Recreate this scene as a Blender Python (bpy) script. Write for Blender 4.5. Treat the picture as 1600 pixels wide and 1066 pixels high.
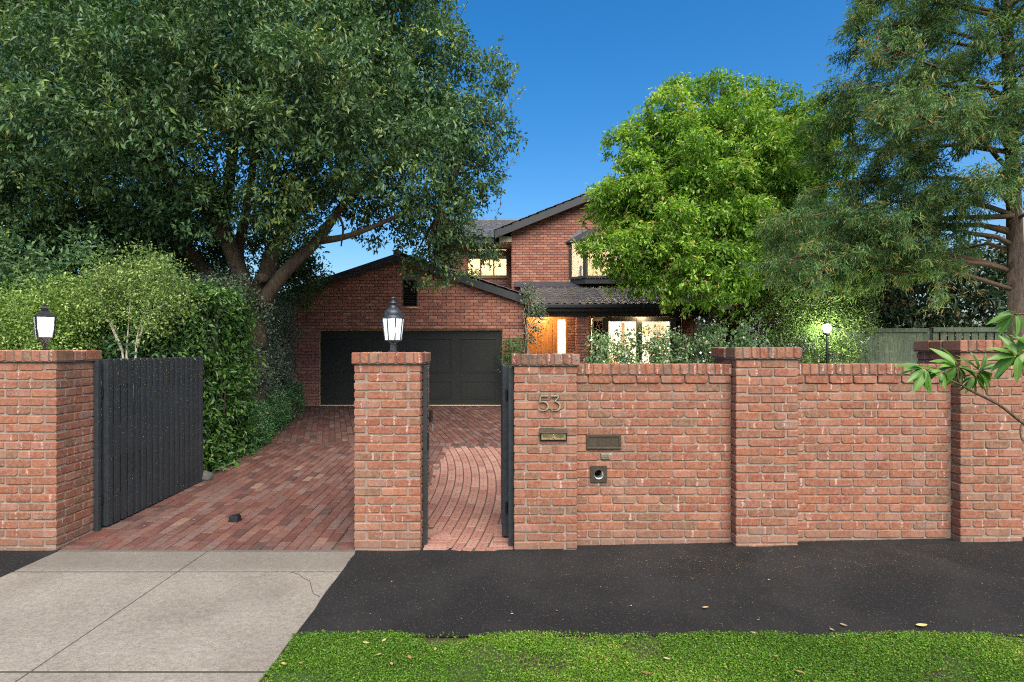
import bpy, math, random
import numpy as np
from mathutils import Matrix, Vector, noise as mnoise

for _o in list(bpy.data.objects):
    bpy.data.objects.remove(_o, do_unlink=True)
SC = bpy.context.scene
COL = SC.collection
R = math.radians
random.seed(7)

# ---------------------------------------------------------------- camera
CAMZ, CAMD, FPX = 1.97, 5.6, 896.0
cam_data = bpy.data.cameras.new('camera')
cam = bpy.data.objects.new('camera', cam_data)
COL.objects.link(cam)
cam.location = (0, -CAMD, CAMZ)
cam.rotation_euler = (R(90), 0, 0)
cam_data.sensor_width = 36.0
cam_data.lens = FPX / 1600 * 36
cam_data.shift_x = 10 / 1600
cam_data.shift_y = 12 / 1600
cam_data.clip_start = 0.05
cam_data.clip_end = 2000
SC.camera = cam

# ---------------------------------------------------------------- sky, sun, exposure
SUN_EL, SUN_AZ = 52.0, 168.0 # azimuth clockwise from +Y: behind the camera, to its right
world = bpy.data.worlds.new('World')
SC.world = world
world.use_nodes = True
wn = world.node_tree.nodes
wl = world.node_tree.links
wn.clear()
w_out = wn.new('ShaderNodeOutputWorld')
w_bg = wn.new('ShaderNodeBackground')
w_sky = wn.new('ShaderNodeTexSky')
w_sky.sky_type = 'NISHITA'
w_sky.sun_disc = False
w_sky.sun_elevation = R(SUN_EL)
w_sky.sun_rotation = R(SUN_AZ)
w_sky.air_density = 1.0
w_sky.dust_density = 2.4
w_sky.ozone_density = 2.5
w_hsv = wn.new('ShaderNodeHueSaturation')
w_hsv.inputs['Saturation'].default_value = 1.46
w_bg.inputs['Strength'].default_value = 0.093
wl.new(w_sky.outputs[0], w_hsv.inputs['Color'])
wl.new(w_hsv.outputs[0], w_bg.inputs['Color'])
wl.new(w_bg.outputs[0], w_out.inputs['Surface'])

sun_data = bpy.data.lights.new('sun', 'SUN')
sun_data.energy = 3.2
sun_data.angle = R(60)
sun_data.color = (1.0, 0.90, 0.76)
sun = bpy.data.objects.new('sun', sun_data)
COL.objects.link(sun)
_a, _e = R(SUN_AZ), R(SUN_EL)
_d = Vector((math.sin(_a) * math.cos(_e), math.cos(_a) * math.cos(_e), math.sin(_e)))
sun.rotation_euler = _d.to_track_quat('Z', 'Y').to_euler()
sun.location = (6, -12, 14)

SC.view_settings.view_transform = 'Standard'
SC.view_settings.look = 'None'
SC.view_settings.gamma = 1.0
SC.view_settings.use_curve_mapping = False
SC.view_settings.exposure = 1.2
SC.render.engine = 'CYCLES'
SC.cycles.max_bounces = 8
SC.cycles.diffuse_bounces = 4
SC.cycles.transparent_max_bounces = 12
SC.cycles.use_denoising = False
SC.cycles.pixel_filter_type = 'BLACKMAN_HARRIS'
SC.cycles.filter_width = 1.1
SC.cycles.caustics_reflective = False
SC.cycles.caustics_refractive = False
SC.cycles.sample_clamp_indirect = 3
SC.cycles.sample_clamp_direct = 2.6
SC.cycles.use_adaptive_sampling = False

# ---------------------------------------------------------------- helpers
def at(px, py, Y):
    """World point seen at a photograph pixel when it stands at distance Y behind the fence line."""
    Z = Y + CAMD
    return np.array(((px - 790) * Z / FPX, Y, CAMZ - (py - 545) * Z / FPX))

def gz(x, y):
    """Height of the ground."""
    if y > 0:
        return 0.0457 * min(y, 9.7) + 0.0187 * max(0.0, min(x - 0.1, 8)) * max(0.0, 1 - y/3)
    k = max(0.0, min(1.0, 1 + y / 1.7))
    return 0.0187 * max(0.0, min(x - 0.1, 8)) * k * k * (3 - 2 * k)

def tag(o, label=None, cat=None, group=None, kind=None):
    if label: o['label'] = label
    if cat: o['category'] = cat
    if group: o['group'] = group
    if kind: o['kind'] = kind
    return o

def own(o, parent):
    if parent is not None:
        o.parent = parent
        p, m = parent, Matrix.Translation(-WLOC[parent.name])
        o.matrix_parent_inverse = m
    return o

WLOC = {}
def thing(name, loc, label, cat, group=None):
    o = bpy.data.objects.new(name, None)
    o.empty_display_size = 0.2
    COL.objects.link(o)
    o.location = loc
    WLOC[o.name] = Vector(loc)
    return tag(o, label, cat, group)

def mesh_obj(name, me, parent=None, loc=None, rot=None, scale=None):
    """Place shared mesh data as an object; loc and rot are in world space."""
    o = bpy.data.objects.new(name, me)
    COL.objects.link(o)
    own(o, parent)
    if loc is not None: o.location = loc
    if rot is not None: o.rotation_euler = rot
    if scale is not None: o.scale = scale
    WLOC[o.name] = Vector(loc) if (loc is not None and parent is None) else Vector((0, 0, 0))
    return o

def np_mesh(name, v, f, mat, smooth=False, attrs=None):
    """Fast mesh from arrays; all faces with the same number of corners."""
    me = bpy.data.meshes.new(name)
    v = np.ascontiguousarray(v, dtype=np.float32); f = np.ascontiguousarray(f, dtype=np.int32)
    k = f.shape[1]
    me.vertices.add(len(v)); me.vertices.foreach_set('co', v.ravel())
    me.loops.add(f.size); me.loops.foreach_set('vertex_index', f.ravel())
    me.polygons.add(len(f))
    me.polygons.foreach_set('loop_start', np.arange(0, f.size, k, dtype=np.int32))
    me.polygons.foreach_set('use_smooth', np.full(len(f), smooth, dtype=bool))
    if attrs:
        for an, arr in attrs.items():
            a = me.attributes.new(an, 'FLOAT', 'FACE')
            a.data.foreach_set('value', np.ascontiguousarray(arr, dtype=np.float32))
    me.update(calc_edges=True)
    me.materials.append(mat)
    return me

class MB:
    """Collects simple shapes in world space and links them as ONE mesh object."""
    def __init__(self):
        self.v, self.f = [], []
    def add(self, vs, fs):
        n = len(self.v)
        self.v += [tuple(p) for p in vs]
        self.f += [tuple(i + n for i in q) for q in fs]
        return self
    def box(self, x0, x1, y0, y1, z0, z1):
        return self.add([(x0,y0,z0),(x1,y0,z0),(x1,y1,z0),(x0,y1,z0),(x0,y0,z1),(x1,y0,z1),(x1,y1,z1),(x0,y1,z1)],
                        [(0,3,2,1),(4,5,6,7),(0,1,5,4),(1,2,6,5),(2,3,7,6),(3,0,4,7)])
    def obox(self, c, s, m):
        """Box of size s, rotated by the 3x3 matrix m, centred on c."""
        c = Vector(c); vs = []
        for z in (-.5, .5):
            for x, y in ((-.5,-.5),(.5,-.5),(.5,.5),(-.5,.5)):
                vs.append(c + m @ Vector((x*s[0], y*s[1], z*s[2])))
        return self.add(vs, [(0,3,2,1),(4,5,6,7),(0,1,5,4),(1,2,6,5),(2,3,7,6),(3,0,4,7)])
    def prism(self, poly, y0, y1):
        """Polygon given in (x, z), counter-clockwise seen from -Y, carried from y0 to y1."""
        n = len(poly)
        vs = [(x, y0, z) for x, z in poly] + [(x, y1, z) for x, z in poly]
        fs = [tuple(range(n)), tuple(range(2*n-1, n-1, -1))]
        fs += [(j, i, i + n, j + n) for i, j in ((i, (i+1) % n) for i in range(n))]
        return self.add(vs, fs)
    def slab(self, poly, z0, z1):
        n = len(poly)
        vs = [(x, y, z0) for x, y in poly] + [(x, y, z1) for x, y in poly]
        fs = [tuple(range(n-1, -1, -1)), tuple(range(n, 2*n))]
        fs += [(i, j, j + n, i + n) for i, j in ((i, (i+1) % n) for i in range(n))]
        return self.add(vs, fs)
    def tube(self, pts, rad, n=8, wob=0.0, seed=0):
        pts = [Vector(p) for p in pts]
        if not hasattr(rad, '__len__'): rad = [rad] * len(pts)
        rings = []
        for i, p in enumerate(pts):
            d = (pts[min(i+1, len(pts)-1)] - pts[max(i-1, 0)]).normalized()
            a = d.cross(Vector((0.31, 0.95, 0.05)))
            if a.length < .1: a = d.cross(Vector((1, 0, 0)))
            a.normalize(); b = d.cross(a)
            ring = []
            for k in range(n):
                t = 2*math.pi*k/n
                r = rad[i]
                if wob: r *= 1 + wob * mnoise.noise(Vector((k*1.7 + seed, p.z*1.4 + p.x, seed*3.1)))
                ring.append(p + a*(math.cos(t)*r) + b*(math.sin(t)*r))
            rings.append(ring)
        vs = [q for r_ in rings for q in r_]
        fs = [tuple(range(n-1, -1, -1)), tuple(range((len(pts)-1)*n, len(pts)*n))]
        for i in range(len(pts)-1):
            for k in range(n):
                j = (k+1) % n
                fs.append((i*n+k, i*n+j, (i+1)*n+j, (i+1)*n+k))
        return self.add(vs, fs)
    def lathe(self, c, prof, n=16, rot=0.0):
        """prof: list of (radius, height) from bottom to top."""
        vs, fs = [], []
        for r_, h in prof:
            for k in range(n):
                t = 2*math.pi*k/n + rot
                vs.append((c[0]+r_*math.cos(t), c[1]+r_*math.sin(t), c[2]+h))
        m = len(prof)
        for i in range(m-1):
            for k in range(n):
                j = (k+1) % n
                fs.append((i*n+k, i*n+j, (i+1)*n+j, (i+1)*n+k))
        fs += [tuple(range(n-1, -1, -1)), tuple(range((m-1)*n, m*n))]
        return self.add(vs, fs)
    def build(self, name, mat, parent=None, smooth=False, bevel=0.0, kind=None):
        me = bpy.data.meshes.new(name)
        me.from_pydata(self.v, [], self.f)
        me.materials.append(mat)
        if smooth: me.polygons.foreach_set('use_smooth', [True]*len(me.polygons))
        me.update()
        o = mesh_obj(name, me, parent)
        if bevel:
            b = o.modifiers.new('bevel', 'BEVEL'); b.width = bevel; b.segments = 2; b.limit_method = 'ANGLE'; b.angle_limit = R(40)
        if kind: o['kind'] = kind
        return o
# ---------------------------------------------------------------- materials
class NT:
    def __init__(self, name):
        self.m = bpy.data.materials.new(name); self.m.use_nodes = True
        self.t = self.m.node_tree; self.n = self.t.nodes; self.n.clear()
        self.out = self.n.new('ShaderNodeOutputMaterial')
    def _set(self, s, v):
        if isinstance(v, bpy.types.NodeSocket): self.t.links.new(v, s)
        elif isinstance(v, (tuple, list)): s.default_value = tuple(v) + ((1.0,) if len(v) == 3 and s.type == 'RGBA' else ())
        else: s.default_value = v
    def node(self, kind, ins=None, **props):
        x = self.n.new(kind)
        for k, v in props.items(): setattr(x, k, v)
        for k, v in (ins or {}).items(): self._set(x.inputs[k], v)
        return x
    def pos(self): return self.node('ShaderNodeNewGeometry').outputs['Position']
    def obj(self): return self.node('ShaderNodeTexCoord').outputs['Object']
    def noise(self, scale, detail=3, vec=None, rough=.55, dist=0.0):
        return self.node('ShaderNodeTexNoise', {'Scale': scale, 'Detail': detail, 'Roughness': rough, 'Distortion': dist, 'Vector': vec if vec is not None else self.pos()}).outputs['Fac']
    def voro(self, scale, vec=None, feature='F1', out='Distance'):
        return self.node('ShaderNodeTexVoronoi', {'Scale': scale, 'Vector': vec if vec is not None else self.pos()}, feature=feature).outputs[out]
    def math(self, op, a, b=0.0, clamp=False):
        return self.node('ShaderNodeMath', {0: a, 1: b}, operation=op, use_clamp=clamp).outputs[0]
    def ramp(self, fac, stops, interp='LINEAR'):
        x = self.node('ShaderNodeValToRGB', {'Fac': fac}); r = x.color_ramp; r.interpolation = interp
        while len(r.elements) < len(stops): r.elements.new(1.0)
        for e, (p, c) in zip(r.elements, stops):
            e.position = p; e.color = (tuple(c) + (1.0,)) if hasattr(c, '__len__') else (c, c, c, 1)
        return x.outputs['Color']
    def mix(self, fac, a, b, mode='MIX'):
        x = self.n.new('ShaderNodeMix'); x.data_type = 'RGBA'; x.blend_type = mode
        self._set(x.inputs[0], fac); self._set(x.inputs[6], a); self._set(x.inputs[7], b)
        return x.outputs[2]
    def map(self, v, a, b, c=0.0, d=1.0):
        return self.node('ShaderNodeMapRange', {0: v, 1: a, 2: b, 3: c, 4: d}).outputs[0]
    def white(self, w):
        return self.node('ShaderNodeTexWhiteNoise', {'W': w}, noise_dimensions='1D').outputs['Value']
    def sep(self, v):
        x = self.node('ShaderNodeSeparateXYZ', {0: v}); return x.outputs[0], x.outputs[1], x.outputs[2]
    def rnd(self):
        i = self.node('ShaderNodeObjectInfo').outputs['Random']; g = self.node('ShaderNodeNewGeometry').outputs['Random Per Island']
        return self.math('FRACT', self.math('ADD', i, g))
    def bump(self, h, strength=.4, dist=.004):
        return self.node('ShaderNodeBump', {'Height': h, 'Strength': strength, 'Distance': dist}).outputs[0]
    def bsdf(self, color, rough=.8, normal=None, metal=0.0, spec=.4, **kw):
        ins = {'Base Color': color, 'Roughness': rough, 'Metallic': metal, 'Specular IOR Level': spec}
        ins.update(kw)
        if normal is not None: ins['Normal'] = normal
        return self.node('ShaderNodeBsdfPrincipled', ins).outputs[0]
    def end(self, s):
        self.t.links.new(s, self.out.inputs['Surface']); return self.m

M = {}
def plain(name, color, rough=.6, metal=0.0, grain=.15, scale=40, spec=.4, bump=.15):
    t = NT(name)
    f = t.noise(scale, 4)
    big = t.noise(1.7, 3)
    k = t.math('ADD', t.math('MULTIPLY', f, .6), t.math('MULTIPLY', big, .4))
    c = t.mix(1.0, color, t.ramp(k, [(.3, 1 - grain), (.7, 1 + grain)]), 'MULTIPLY')
    M[name] = t.end(t.bsdf(c, t.map(f, .3, .7, rough - .07, rough + .07), t.bump(f, bump, .002), metal, spec))

def brick_mat(name, stops, blotch=(.21, .042, .030), streak=1.0, grain=(.55, 1.32), bumpd=.004):
    t = NT(name)
    r = t.rnd()
    ro = t.obj(); ox, oy, oz = t.sep(ro)
    fine = t.noise(80, 6, rough=.85)
    med = t.noise(16, 5, rough=.7)
    base = t.ramp(r, stops)
    oc = t.node('ShaderNodeObjectInfo').outputs['Color']
    base = t.mix(1.0, base, oc, 'MULTIPLY')
    base = t.mix(1.0, base, t.ramp(fine, [(.28, grain[0]), (.72, grain[1])]), 'MULTIPLY')
    base = t.mix(1.0, base, t.ramp(med, [(.3, .74), (.7, 1.20)]), 'MULTIPLY')
    if streak:
        w2 = t.white(t.math('MULTIPLY', r, 91.7)); w3 = t.white(t.math('MULTIPLY', r, 37.3)); w4 = t.white(t.math('MULTIPLY', r, 53.9))
        off0 = t.math('MULTIPLY', t.math('SUBTRACT', w3, .5), .13)
        # fired blush in the middle of the face
        bx = t.map(t.math('ABSOLUTE', ox), .03, .10, 1, 0); bz = t.map(t.math('ABSOLUTE', oz), .006, .034, 1, 0)
        bl = t.math('MULTIPLY', t.math('MULTIPLY', bx, bz), t.map(t.noise(45, 4), .4, .62))
        bl = t.math('MULTIPLY', bl, t.map(w2, .35, .75, 0, .8))
        base = t.mix(bl, base, blotch)
        half = t.math('MULTIPLY', t.math('GREATER_THAN', ox, off0), t.math('GREATER_THAN', w4, .55))
        base = t.mix(t.math('MULTIPLY', half, .22), base, (.40, .25, .18))
        # black clinker marks on a few
        ck = t.math('MULTIPLY', t.math('MULTIPLY', bx, bz), t.math('MULTIPLY', t.math('GREATER_THAN', w4, .9), t.map(t.noise(70, 3), .5, .58)))
        base = t.mix(ck, base, t.ramp(t.noise(60, 4), [(.40, (.035, .035, .04)), (.60, (.24, .27, .29))]))
        # dusty, salted skin
        dust = t.map(t.noise(26, 6, rough=.85), .42, .70, .0, .50)
        base = t.mix(dust, base, (.43, .285, .215))
        # pale stacking line and salt
        off = t.math('MULTIPLY', t.math('SUBTRACT', w3, .5), .13)
        dx = t.math('ABSOLUTE', t.math('SUBTRACT', t.math('ADD', ox, t.math('MULTIPLY', t.math('SUBTRACT', t.noise(30, 2), .5), .02)), off))
        ln = t.math('MULTIPLY', t.map(dx, .003, t.math('MULTIPLY', t.math('ADD', w3, .35), .013), 1, 0), t.math('MULTIPLY', t.math('GREATER_THAN', w2, .62), t.map(t.noise(38, 4), .47, .55)))
        base = t.mix(t.math('MULTIPLY', ln, .42 * streak), base, (.72, .62, .55))
        sp = t.map(t.noise(160, 2, rough=.8), .66, .72)
        base = t.mix(t.math('MULTIPLY', sp, .5), base, (.62, .5, .42))
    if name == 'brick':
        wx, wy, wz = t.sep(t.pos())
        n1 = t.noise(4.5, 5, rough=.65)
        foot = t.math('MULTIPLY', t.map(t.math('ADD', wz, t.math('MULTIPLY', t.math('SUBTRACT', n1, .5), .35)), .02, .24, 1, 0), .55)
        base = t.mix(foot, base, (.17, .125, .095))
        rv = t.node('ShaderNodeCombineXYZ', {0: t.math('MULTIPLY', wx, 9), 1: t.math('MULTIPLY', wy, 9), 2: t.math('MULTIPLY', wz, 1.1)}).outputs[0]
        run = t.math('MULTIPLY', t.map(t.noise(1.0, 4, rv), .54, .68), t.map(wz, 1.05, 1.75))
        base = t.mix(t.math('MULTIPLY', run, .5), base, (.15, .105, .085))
    M[name] = t.end(t.bsdf(base, .88, t.bump(t.math('ADD', t.math('MULTIPLY', fine, .5), med), .55, bumpd), 0, .25))

brick_mat('brick', [(0, (0.2243,0.0781,0.0415)), (.12, (0.2698,0.1002,0.0521)), (.25, (0.2047,0.0658,0.0361)), (.38, (0.2599,0.1076,0.0595)), (.5, (0.2340,0.0801,0.0415)), (.6, (0.1950,0.0738,0.0424)),
                    (.68, (0.1852,0.0938,0.0531)), (.75, (0.1593,0.0876,0.0511)), (.82, (0.2404,0.0907,0.0490)), (.9, (0.2859,0.1221,0.0700)), (1, (0.2145,0.0658,0.0382))])
brick_mat('house_brick', [(0, (0.3407,0.1465,0.1041)), (.2, (0.4062,0.1832,0.1299)), (.4, (0.2882,0.1173,0.0896)), (.6, (0.4323,0.2050,0.1443)), (.75, (0.2490,0.1098,0.0938)), (.9, (0.3800,0.1613,0.1154)), (1, (0.4717,0.2417,0.1733))], streak=0)
brick_mat('paver', [(0, (0.0952,0.0410,0.0332)), (.14, (0.1411,0.0615,0.0473)), (.28, (0.0741,0.0371,0.0332)), (.42, (0.1588,0.0828,0.0631)), (.55, (0.1164,0.0615,0.0521)), (.68, (0.1411,0.0946,0.0828)), (.8, (0.1235,0.0505,0.0394)), (.9, (0.0812,0.0488,0.0441)), (1, (0.1976,0.1222,0.0907))], streak=0, grain=(.5, 1.35))

def path_brick():
    t = NT('path_paver')
    r = t.rnd(); ro = t.obj(); ox, oy, oz = t.sep(ro)
    fine = t.noise(90, 5, rough=.7)
    base = t.ramp(r, [(0, (0.2516,0.1214,0.0950)), (.25, (0.3005,0.1678,0.1310)), (.5, (0.2307,0.1071,0.0884)), (.75, (0.3214,0.1929,0.1505)), (1, (0.2655,0.1286,0.0982))])
    base = t.mix(1.0, base, t.ramp(fine, [(.28, .75), (.72, 1.18)]), 'MULTIPLY')
    ax = t.math('ABSOLUTE', ox)
    d = t.math('MINIMUM', ax, t.math('ABSOLUTE', t.math('SUBTRACT', ax, .062)))
    dd = t.math('SQRT', t.math('ADD', t.math('MULTIPLY', d, d), t.math('MULTIPLY', oy, oy)))
    base = t.mix(t.map(dd, .007, .011, .8, 0), base, (0.0490,0.0285,0.0230))
    M['path_paver'] = t.end(t.bsdf(base, .85, t.bump(fine, .5, .004), 0, .3))
path_brick()

plain('mortar', (.235, .185, .150), .95, grain=.3, scale=70, bump=.5)
plain('dark_mortar', (0.1084,0.0956,0.0829), .95, grain=.3, scale=70, bump=.5)
plain('paver_joint', (0.0595,0.0504,0.0406), .95, grain=.3, scale=60, bump=.5)
plain('cap_mortar', (.45, .40, .33), .95, grain=.2, scale=30, bump=.5)
plain('gate_paint', (0.0294,0.0361,0.0410), .42, grain=.25, scale=25)
plain('garage_paint', (0.0212,0.0238,0.0222), .55, grain=.2, scale=18, spec=.22)
plain('trim_paint', (.030, .033, .040), .5, grain=.2, scale=20)
plain('fascia_paint', (.036, .034, .036), .5, grain=.2, scale=20)
plain('roof_metal', (.05, .055, .07), .4, grain=.2, scale=15, metal=.3)
plain('window_frame', (.045, .050, .050), .45, grain=.15)
plain('timber_frame', (.22, .13, .065), .5, grain=.25, scale=12)
plain('light_leak', (0.6820,0.5170,0.2200), .5, grain=.2, scale=10)  # glow of the lit garage interior, put into a yellow colour
plain('cream', (.78, .71, .58), .8, grain=.04)
plain('soffit', (.62, .50, .33), .8, grain=.05)
plain('white_wall', (.80, .77, .70), .85, grain=.03)
plain('floor_wood', (.30, .18, .09), .5, grain=.2)
plain('brass', (.60, .46, .26), .38, metal=1.0, grain=.3, scale=35)
plain('dull_brass', (.42, .38, .28), .45, metal=.85, grain=.3, scale=60)
plain('bronze', (.085, .070, .050), .5, metal=.6, grain=.25, scale=30)
plain('zinc', (.55, .54, .51), .38, metal=.9, grain=.25, scale=25)
plain('lantern_metal', (.045, .055, .065), .42, metal=.5, grain=.3, scale=30)
plain('black_metal', (.012, .012, .013), .45, metal=.2)
plain('rubber', (.010, .012, .016), .55, grain=.4)
plain('rock', (.10, .10, .09), .9, grain=.4, scale=12, bump=.6)
plain('white_stem', (.42, .37, .28), .8, grain=.3, scale=18)
plain('louvre', (.014, .015, .017), .5)
plain('soil', (.055, .042, .028), .95, grain=.5, scale=25, bump=.8)
plain('interior_wood', (.20, .11, .05), .5, grain=.3)

def door_wood():
    t = NT('door_wood'); x, y, z = t.sep(t.pos())
    v = t.node('ShaderNodeCombineXYZ', {0: t.math('MULTIPLY', x, 26), 1: y, 2: t.math('MULTIPLY', z, 2.2)}).outputs[0]
    f = t.noise(2.0, 5, v, dist=.6)
    c = t.ramp(f, [(.3, (.26, .095, .018)), (.5, (.42, .17, .035)), (.7, (.50, .22, .05))])
    M['door_wood'] = t.end(t.bsdf(c, .35, t.bump(f, .15, .002), 0, .5))
door_wood()

def tile_mat():
    t = NT('roof_tile'); r = t.rnd(); f = t.noise(30, 5, rough=.7); b = t.noise(3.5, 4)
    c = t.ramp(r, [(0, (0.0750,0.0775,0.0825)), (.3, (0.1063,0.1025,0.1000)), (.6, (0.0650,0.0675,0.0750)), (.85, (0.1250,0.1100,0.0975)), (1, (0.0875,0.0875,0.0900))])
    c = t.mix(1.0, c, t.ramp(f, [(.3, .65), (.7, 1.3)]), 'MULTIPLY')
    c = t.mix(t.map(b, .52, .68, 0, .55), c, (0.2000,0.2000,0.1812))
    M['roof_tile'] = t.end(t.bsdf(c, .42, t.bump(f, .4, .004), 0, .5))
tile_mat()

def fence_mat():
    t = NT('fence_paint'); r = t.rnd(); x, y, z = t.sep(t.pos())
    v = t.node('ShaderNodeCombineXYZ', {0: t.math('MULTIPLY', x, 18), 1: t.math('MULTIPLY', y, 18), 2: t.math('MULTIPLY', z, 1.5)}).outputs[0]
    f = t.noise(2.4, 5, v)
    c = t.ramp(r, [(0, (0.1125,0.1470,0.0930)), (.5, (0.1575,0.1950,0.1230)), (1, (0.1275,0.1650,0.1080))])
    c = t.mix(1.0, c, t.ramp(f, [(.3, .6), (.7, 1.3)]), 'MULTIPLY')
    c = t.mix(t.map(t.noise(9, 4), .55, .7, 0, .5), c, (0.2550,0.2700,0.1950))
    M['fence_paint'] = t.end(t.bsdf(c, .75, t.bump(f, .4, .003), 0, .25))
fence_mat()

def bark(name, c0, c1, c2, sc=1.0):
    t = NT(name); x, y, z = t.sep(t.pos())
    v = t.node('ShaderNodeCombineXYZ', {0: t.math('MULTIPLY', x, 9*sc), 1: t.math('MULTIPLY', y, 9*sc), 2: t.math('MULTIPLY', z, 2.2*sc)}).outputs[0]
    f = t.noise(2.2, 6, v, rough=.65, dist=.5)
    b = t.noise(2.5, 3)
    c = t.mix(t.map(b, .35, .65), t.ramp(f, [(.3, c0), (.7, c1)]), t.ramp(f, [(.3, c0), (.7, c2)]))
    M[name] = t.end(t.bsdf(c, .9, t.bump(f, .9, .02), 0, .2))
bark('bark_fig', (0.0461,0.0339,0.0226), (0.1423,0.1008,0.0645), (0.1088,0.0887,0.0605))
bark('bark_dark', (.035, .030, .024), (.095, .08, .06), (.12, .10, .08))
bark('bark_conifer', (.06, .042, .030), (.20, .14, .10), (.16, .13, .11), 1.4)
bark('twig', (.09, .06, .035), (.20, .14, .085), (.16, .12, .08), 4)

def leaf_mat(name, stops, rough=.42, trans=.25, spec=.45, veins=False):
    t = NT(name)
    a = t.node('ShaderNodeAttribute', attribute_name='tint').outputs['Fac']
    c = t.ramp(a, stops)
    c = t.mix(1.0, c, t.ramp(t.noise(25, 2), [(.3, .85), (.7, 1.15)]), 'MULTIPLY')
    if veins:
        vx, vy, vz = t.sep(t.obj())
        c = t.mix(t.map(t.math('ABSOLUTE', vx), .006, .014, .55, 0), c, (.30, .42, .14))
        side = t.math('FRACT', t.math('MULTIPLY', t.math('ADD', vy, t.math('MULTIPLY', t.math('ABSOLUTE', vx), -.9)), 11))
        c = t.mix(t.map(side, .90, 1.0, 0, .25), c, (.26, .38, .12))
        c = t.mix(t.map(t.noise(9, 3, t.obj()), .58, .7, 0, .35), c, (.20, .22, .05))
    b = t.bsdf(c, rough, None, 0, spec)
    tr = t.node('ShaderNodeBsdfTranslucent', {'Color': t.mix(1.0, c, (1.25, 1.35, .6), 'MULTIPLY')}).outputs[0]
    M[name] = t.end(t.node('ShaderNodeMixShader', {0: trans, 1: b, 2: tr}).outputs[0])
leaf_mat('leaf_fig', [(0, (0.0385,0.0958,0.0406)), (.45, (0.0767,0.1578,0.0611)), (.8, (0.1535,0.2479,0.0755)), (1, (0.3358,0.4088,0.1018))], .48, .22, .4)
leaf_mat('leaf_camphor', [(0, (0.0675,0.1600,0.0224)), (.35, (0.1320,0.2720,0.0322)), (.65, (0.2475,0.4320,0.0504)), (.90, (0.4200,0.5920,0.1050)), (1, (0.4500,0.3520,0.0980))], .45, .40)
leaf_mat('leaf_conifer', [(0, (0.0552,0.1278,0.0512)), (.5, (0.1103,0.2191,0.0792)), (.85, (0.1900,0.3043,0.0931)), (1, (0.3220,0.2587,0.0931))], .6, .30, .3)
leaf_mat('leaf_ivy', [(0, (0.0275,0.0847,0.0179)), (.5, (0.0551,0.1401,0.0267)), (.85, (0.0998,0.2036,0.0357)), (1, (0.1891,0.3095,0.0594))], .36, .18, .5)
leaf_mat('leaf_grey', [(0, (0.0761,0.1217,0.0761)), (.5, (0.1318,0.1901,0.1141)), (1, (0.2281,0.2916,0.1775))], .4, .14, .5)
leaf_mat('leaf_box', [(0, (0.0360,0.1125,0.0360)), (.5, (0.0630,0.1755,0.0495)), (1, (0.1125,0.2475,0.0675))], .42, .15)
leaf_mat('leaf_variegated', [(0, (0.0773,0.1363,0.0213)), (.4, (0.1363,0.2272,0.0355)), (.8, (0.2453,0.3522,0.0782)), (1, (0.3817,0.5113,0.1706))], .45, .28)
leaf_mat('leaf_shrub', [(0, (0.0594,0.1125,0.0251)), (.5, (0.1122,0.1875,0.0399)), (.9, (0.1980,0.2850,0.0684)), (1, (0.3300,0.4050,0.1140))], .45, .22)
leaf_mat('leaf_magnolia', [(0, (0.0180,0.0432,0.0216)), (.6, (0.0360,0.0756,0.0324)), (.9, (0.0630,0.1080,0.0396)), (1, (0.2340,0.1530,0.0450))], .28, .08, .6)
leaf_mat('leaf_rose', [(0, (0.1071,0.1989,0.0857)), (.5, (0.1836,0.3060,0.1224)), (.88, (0.2754,0.4284,0.1683)), (.9, (1.5300,1.4382,1.2852)), (1, (1.0540,1.0200,0.9350))], .45, .2)
leaf_mat('leaf_copper', [(0, (.055,.026,.014)), (.5, (.10,.045,.018)), (1, (.18,.085,.03))], .5, .2)
leaf_mat('leaf_street', [(0, (0.0600,0.1680,0.0264)), (.5, (0.1020,0.2400,0.0420)), (1, (0.1800,0.3240,0.0600))], .36, .28, .35, True)
leaf_mat('grass_blade', [(0, (0.0552,0.1290,0.0124)), (.5, (0.1024,0.2276,0.0185)), (.85, (0.1654,0.3110,0.0273)), (.94, (0.2835,0.3793,0.0372)), (1, (0.3780,0.3035,0.1114))], .5, .3, .3)
leaf_mat('dry_leaf', [(0, (.20,.10,.04)), (.5, (.36,.24,.12)), (1, (.48,.38,.22))], .7, .1, .2)
leaf_mat('yellow_leaf', [(0, (.45,.38,.11)), (1, (.55,.46,.16))], .6, .1, .2)

def asphalt():
    t = NT('asphalt')
    ch = t.voro(190, out='Color'); cr = t.node('ShaderNodeSeparateColor', {0: ch}).outputs[0]
    f = t.noise(85, 6, rough=.85); b = t.noise(1.1, 4); b2 = t.noise(5, 4)
    c = t.ramp(f, [(.3, (0.0083,0.0083,0.0088)), (.7, (0.0213,0.0213,0.0218))])
    c = t.mix(t.map(b, .42, .62, 0, .55), c, (0.0295,0.0289,0.0283))
    c = t.mix(t.math('MULTIPLY', t.math('GREATER_THAN', cr, .972), .5), c, (0.1298,0.1180,0.1004))
    # scattered dry fibres and seed along the foot of the wall
    x, y, z = t.sep(t.pos())
    near = t.math('MULTIPLY', t.map(y, -.95, -.25, 0, 1), t.map(x, .7, 1.6, 0, 1))
    lit = t.math('MULTIPLY', t.math('MULTIPLY', near, t.map(b2, .42, .6)), t.map(t.noise(75, 3, dist=1.5), .57, .63))
    c = t.mix(t.math('MULTIPLY', lit, .5), c, (0.1298,0.0885,0.0531))
    M['asphalt'] = t.end(t.bsdf(c, .9, t.bump(f, .8, .006), 0, .15))
asphalt()

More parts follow.
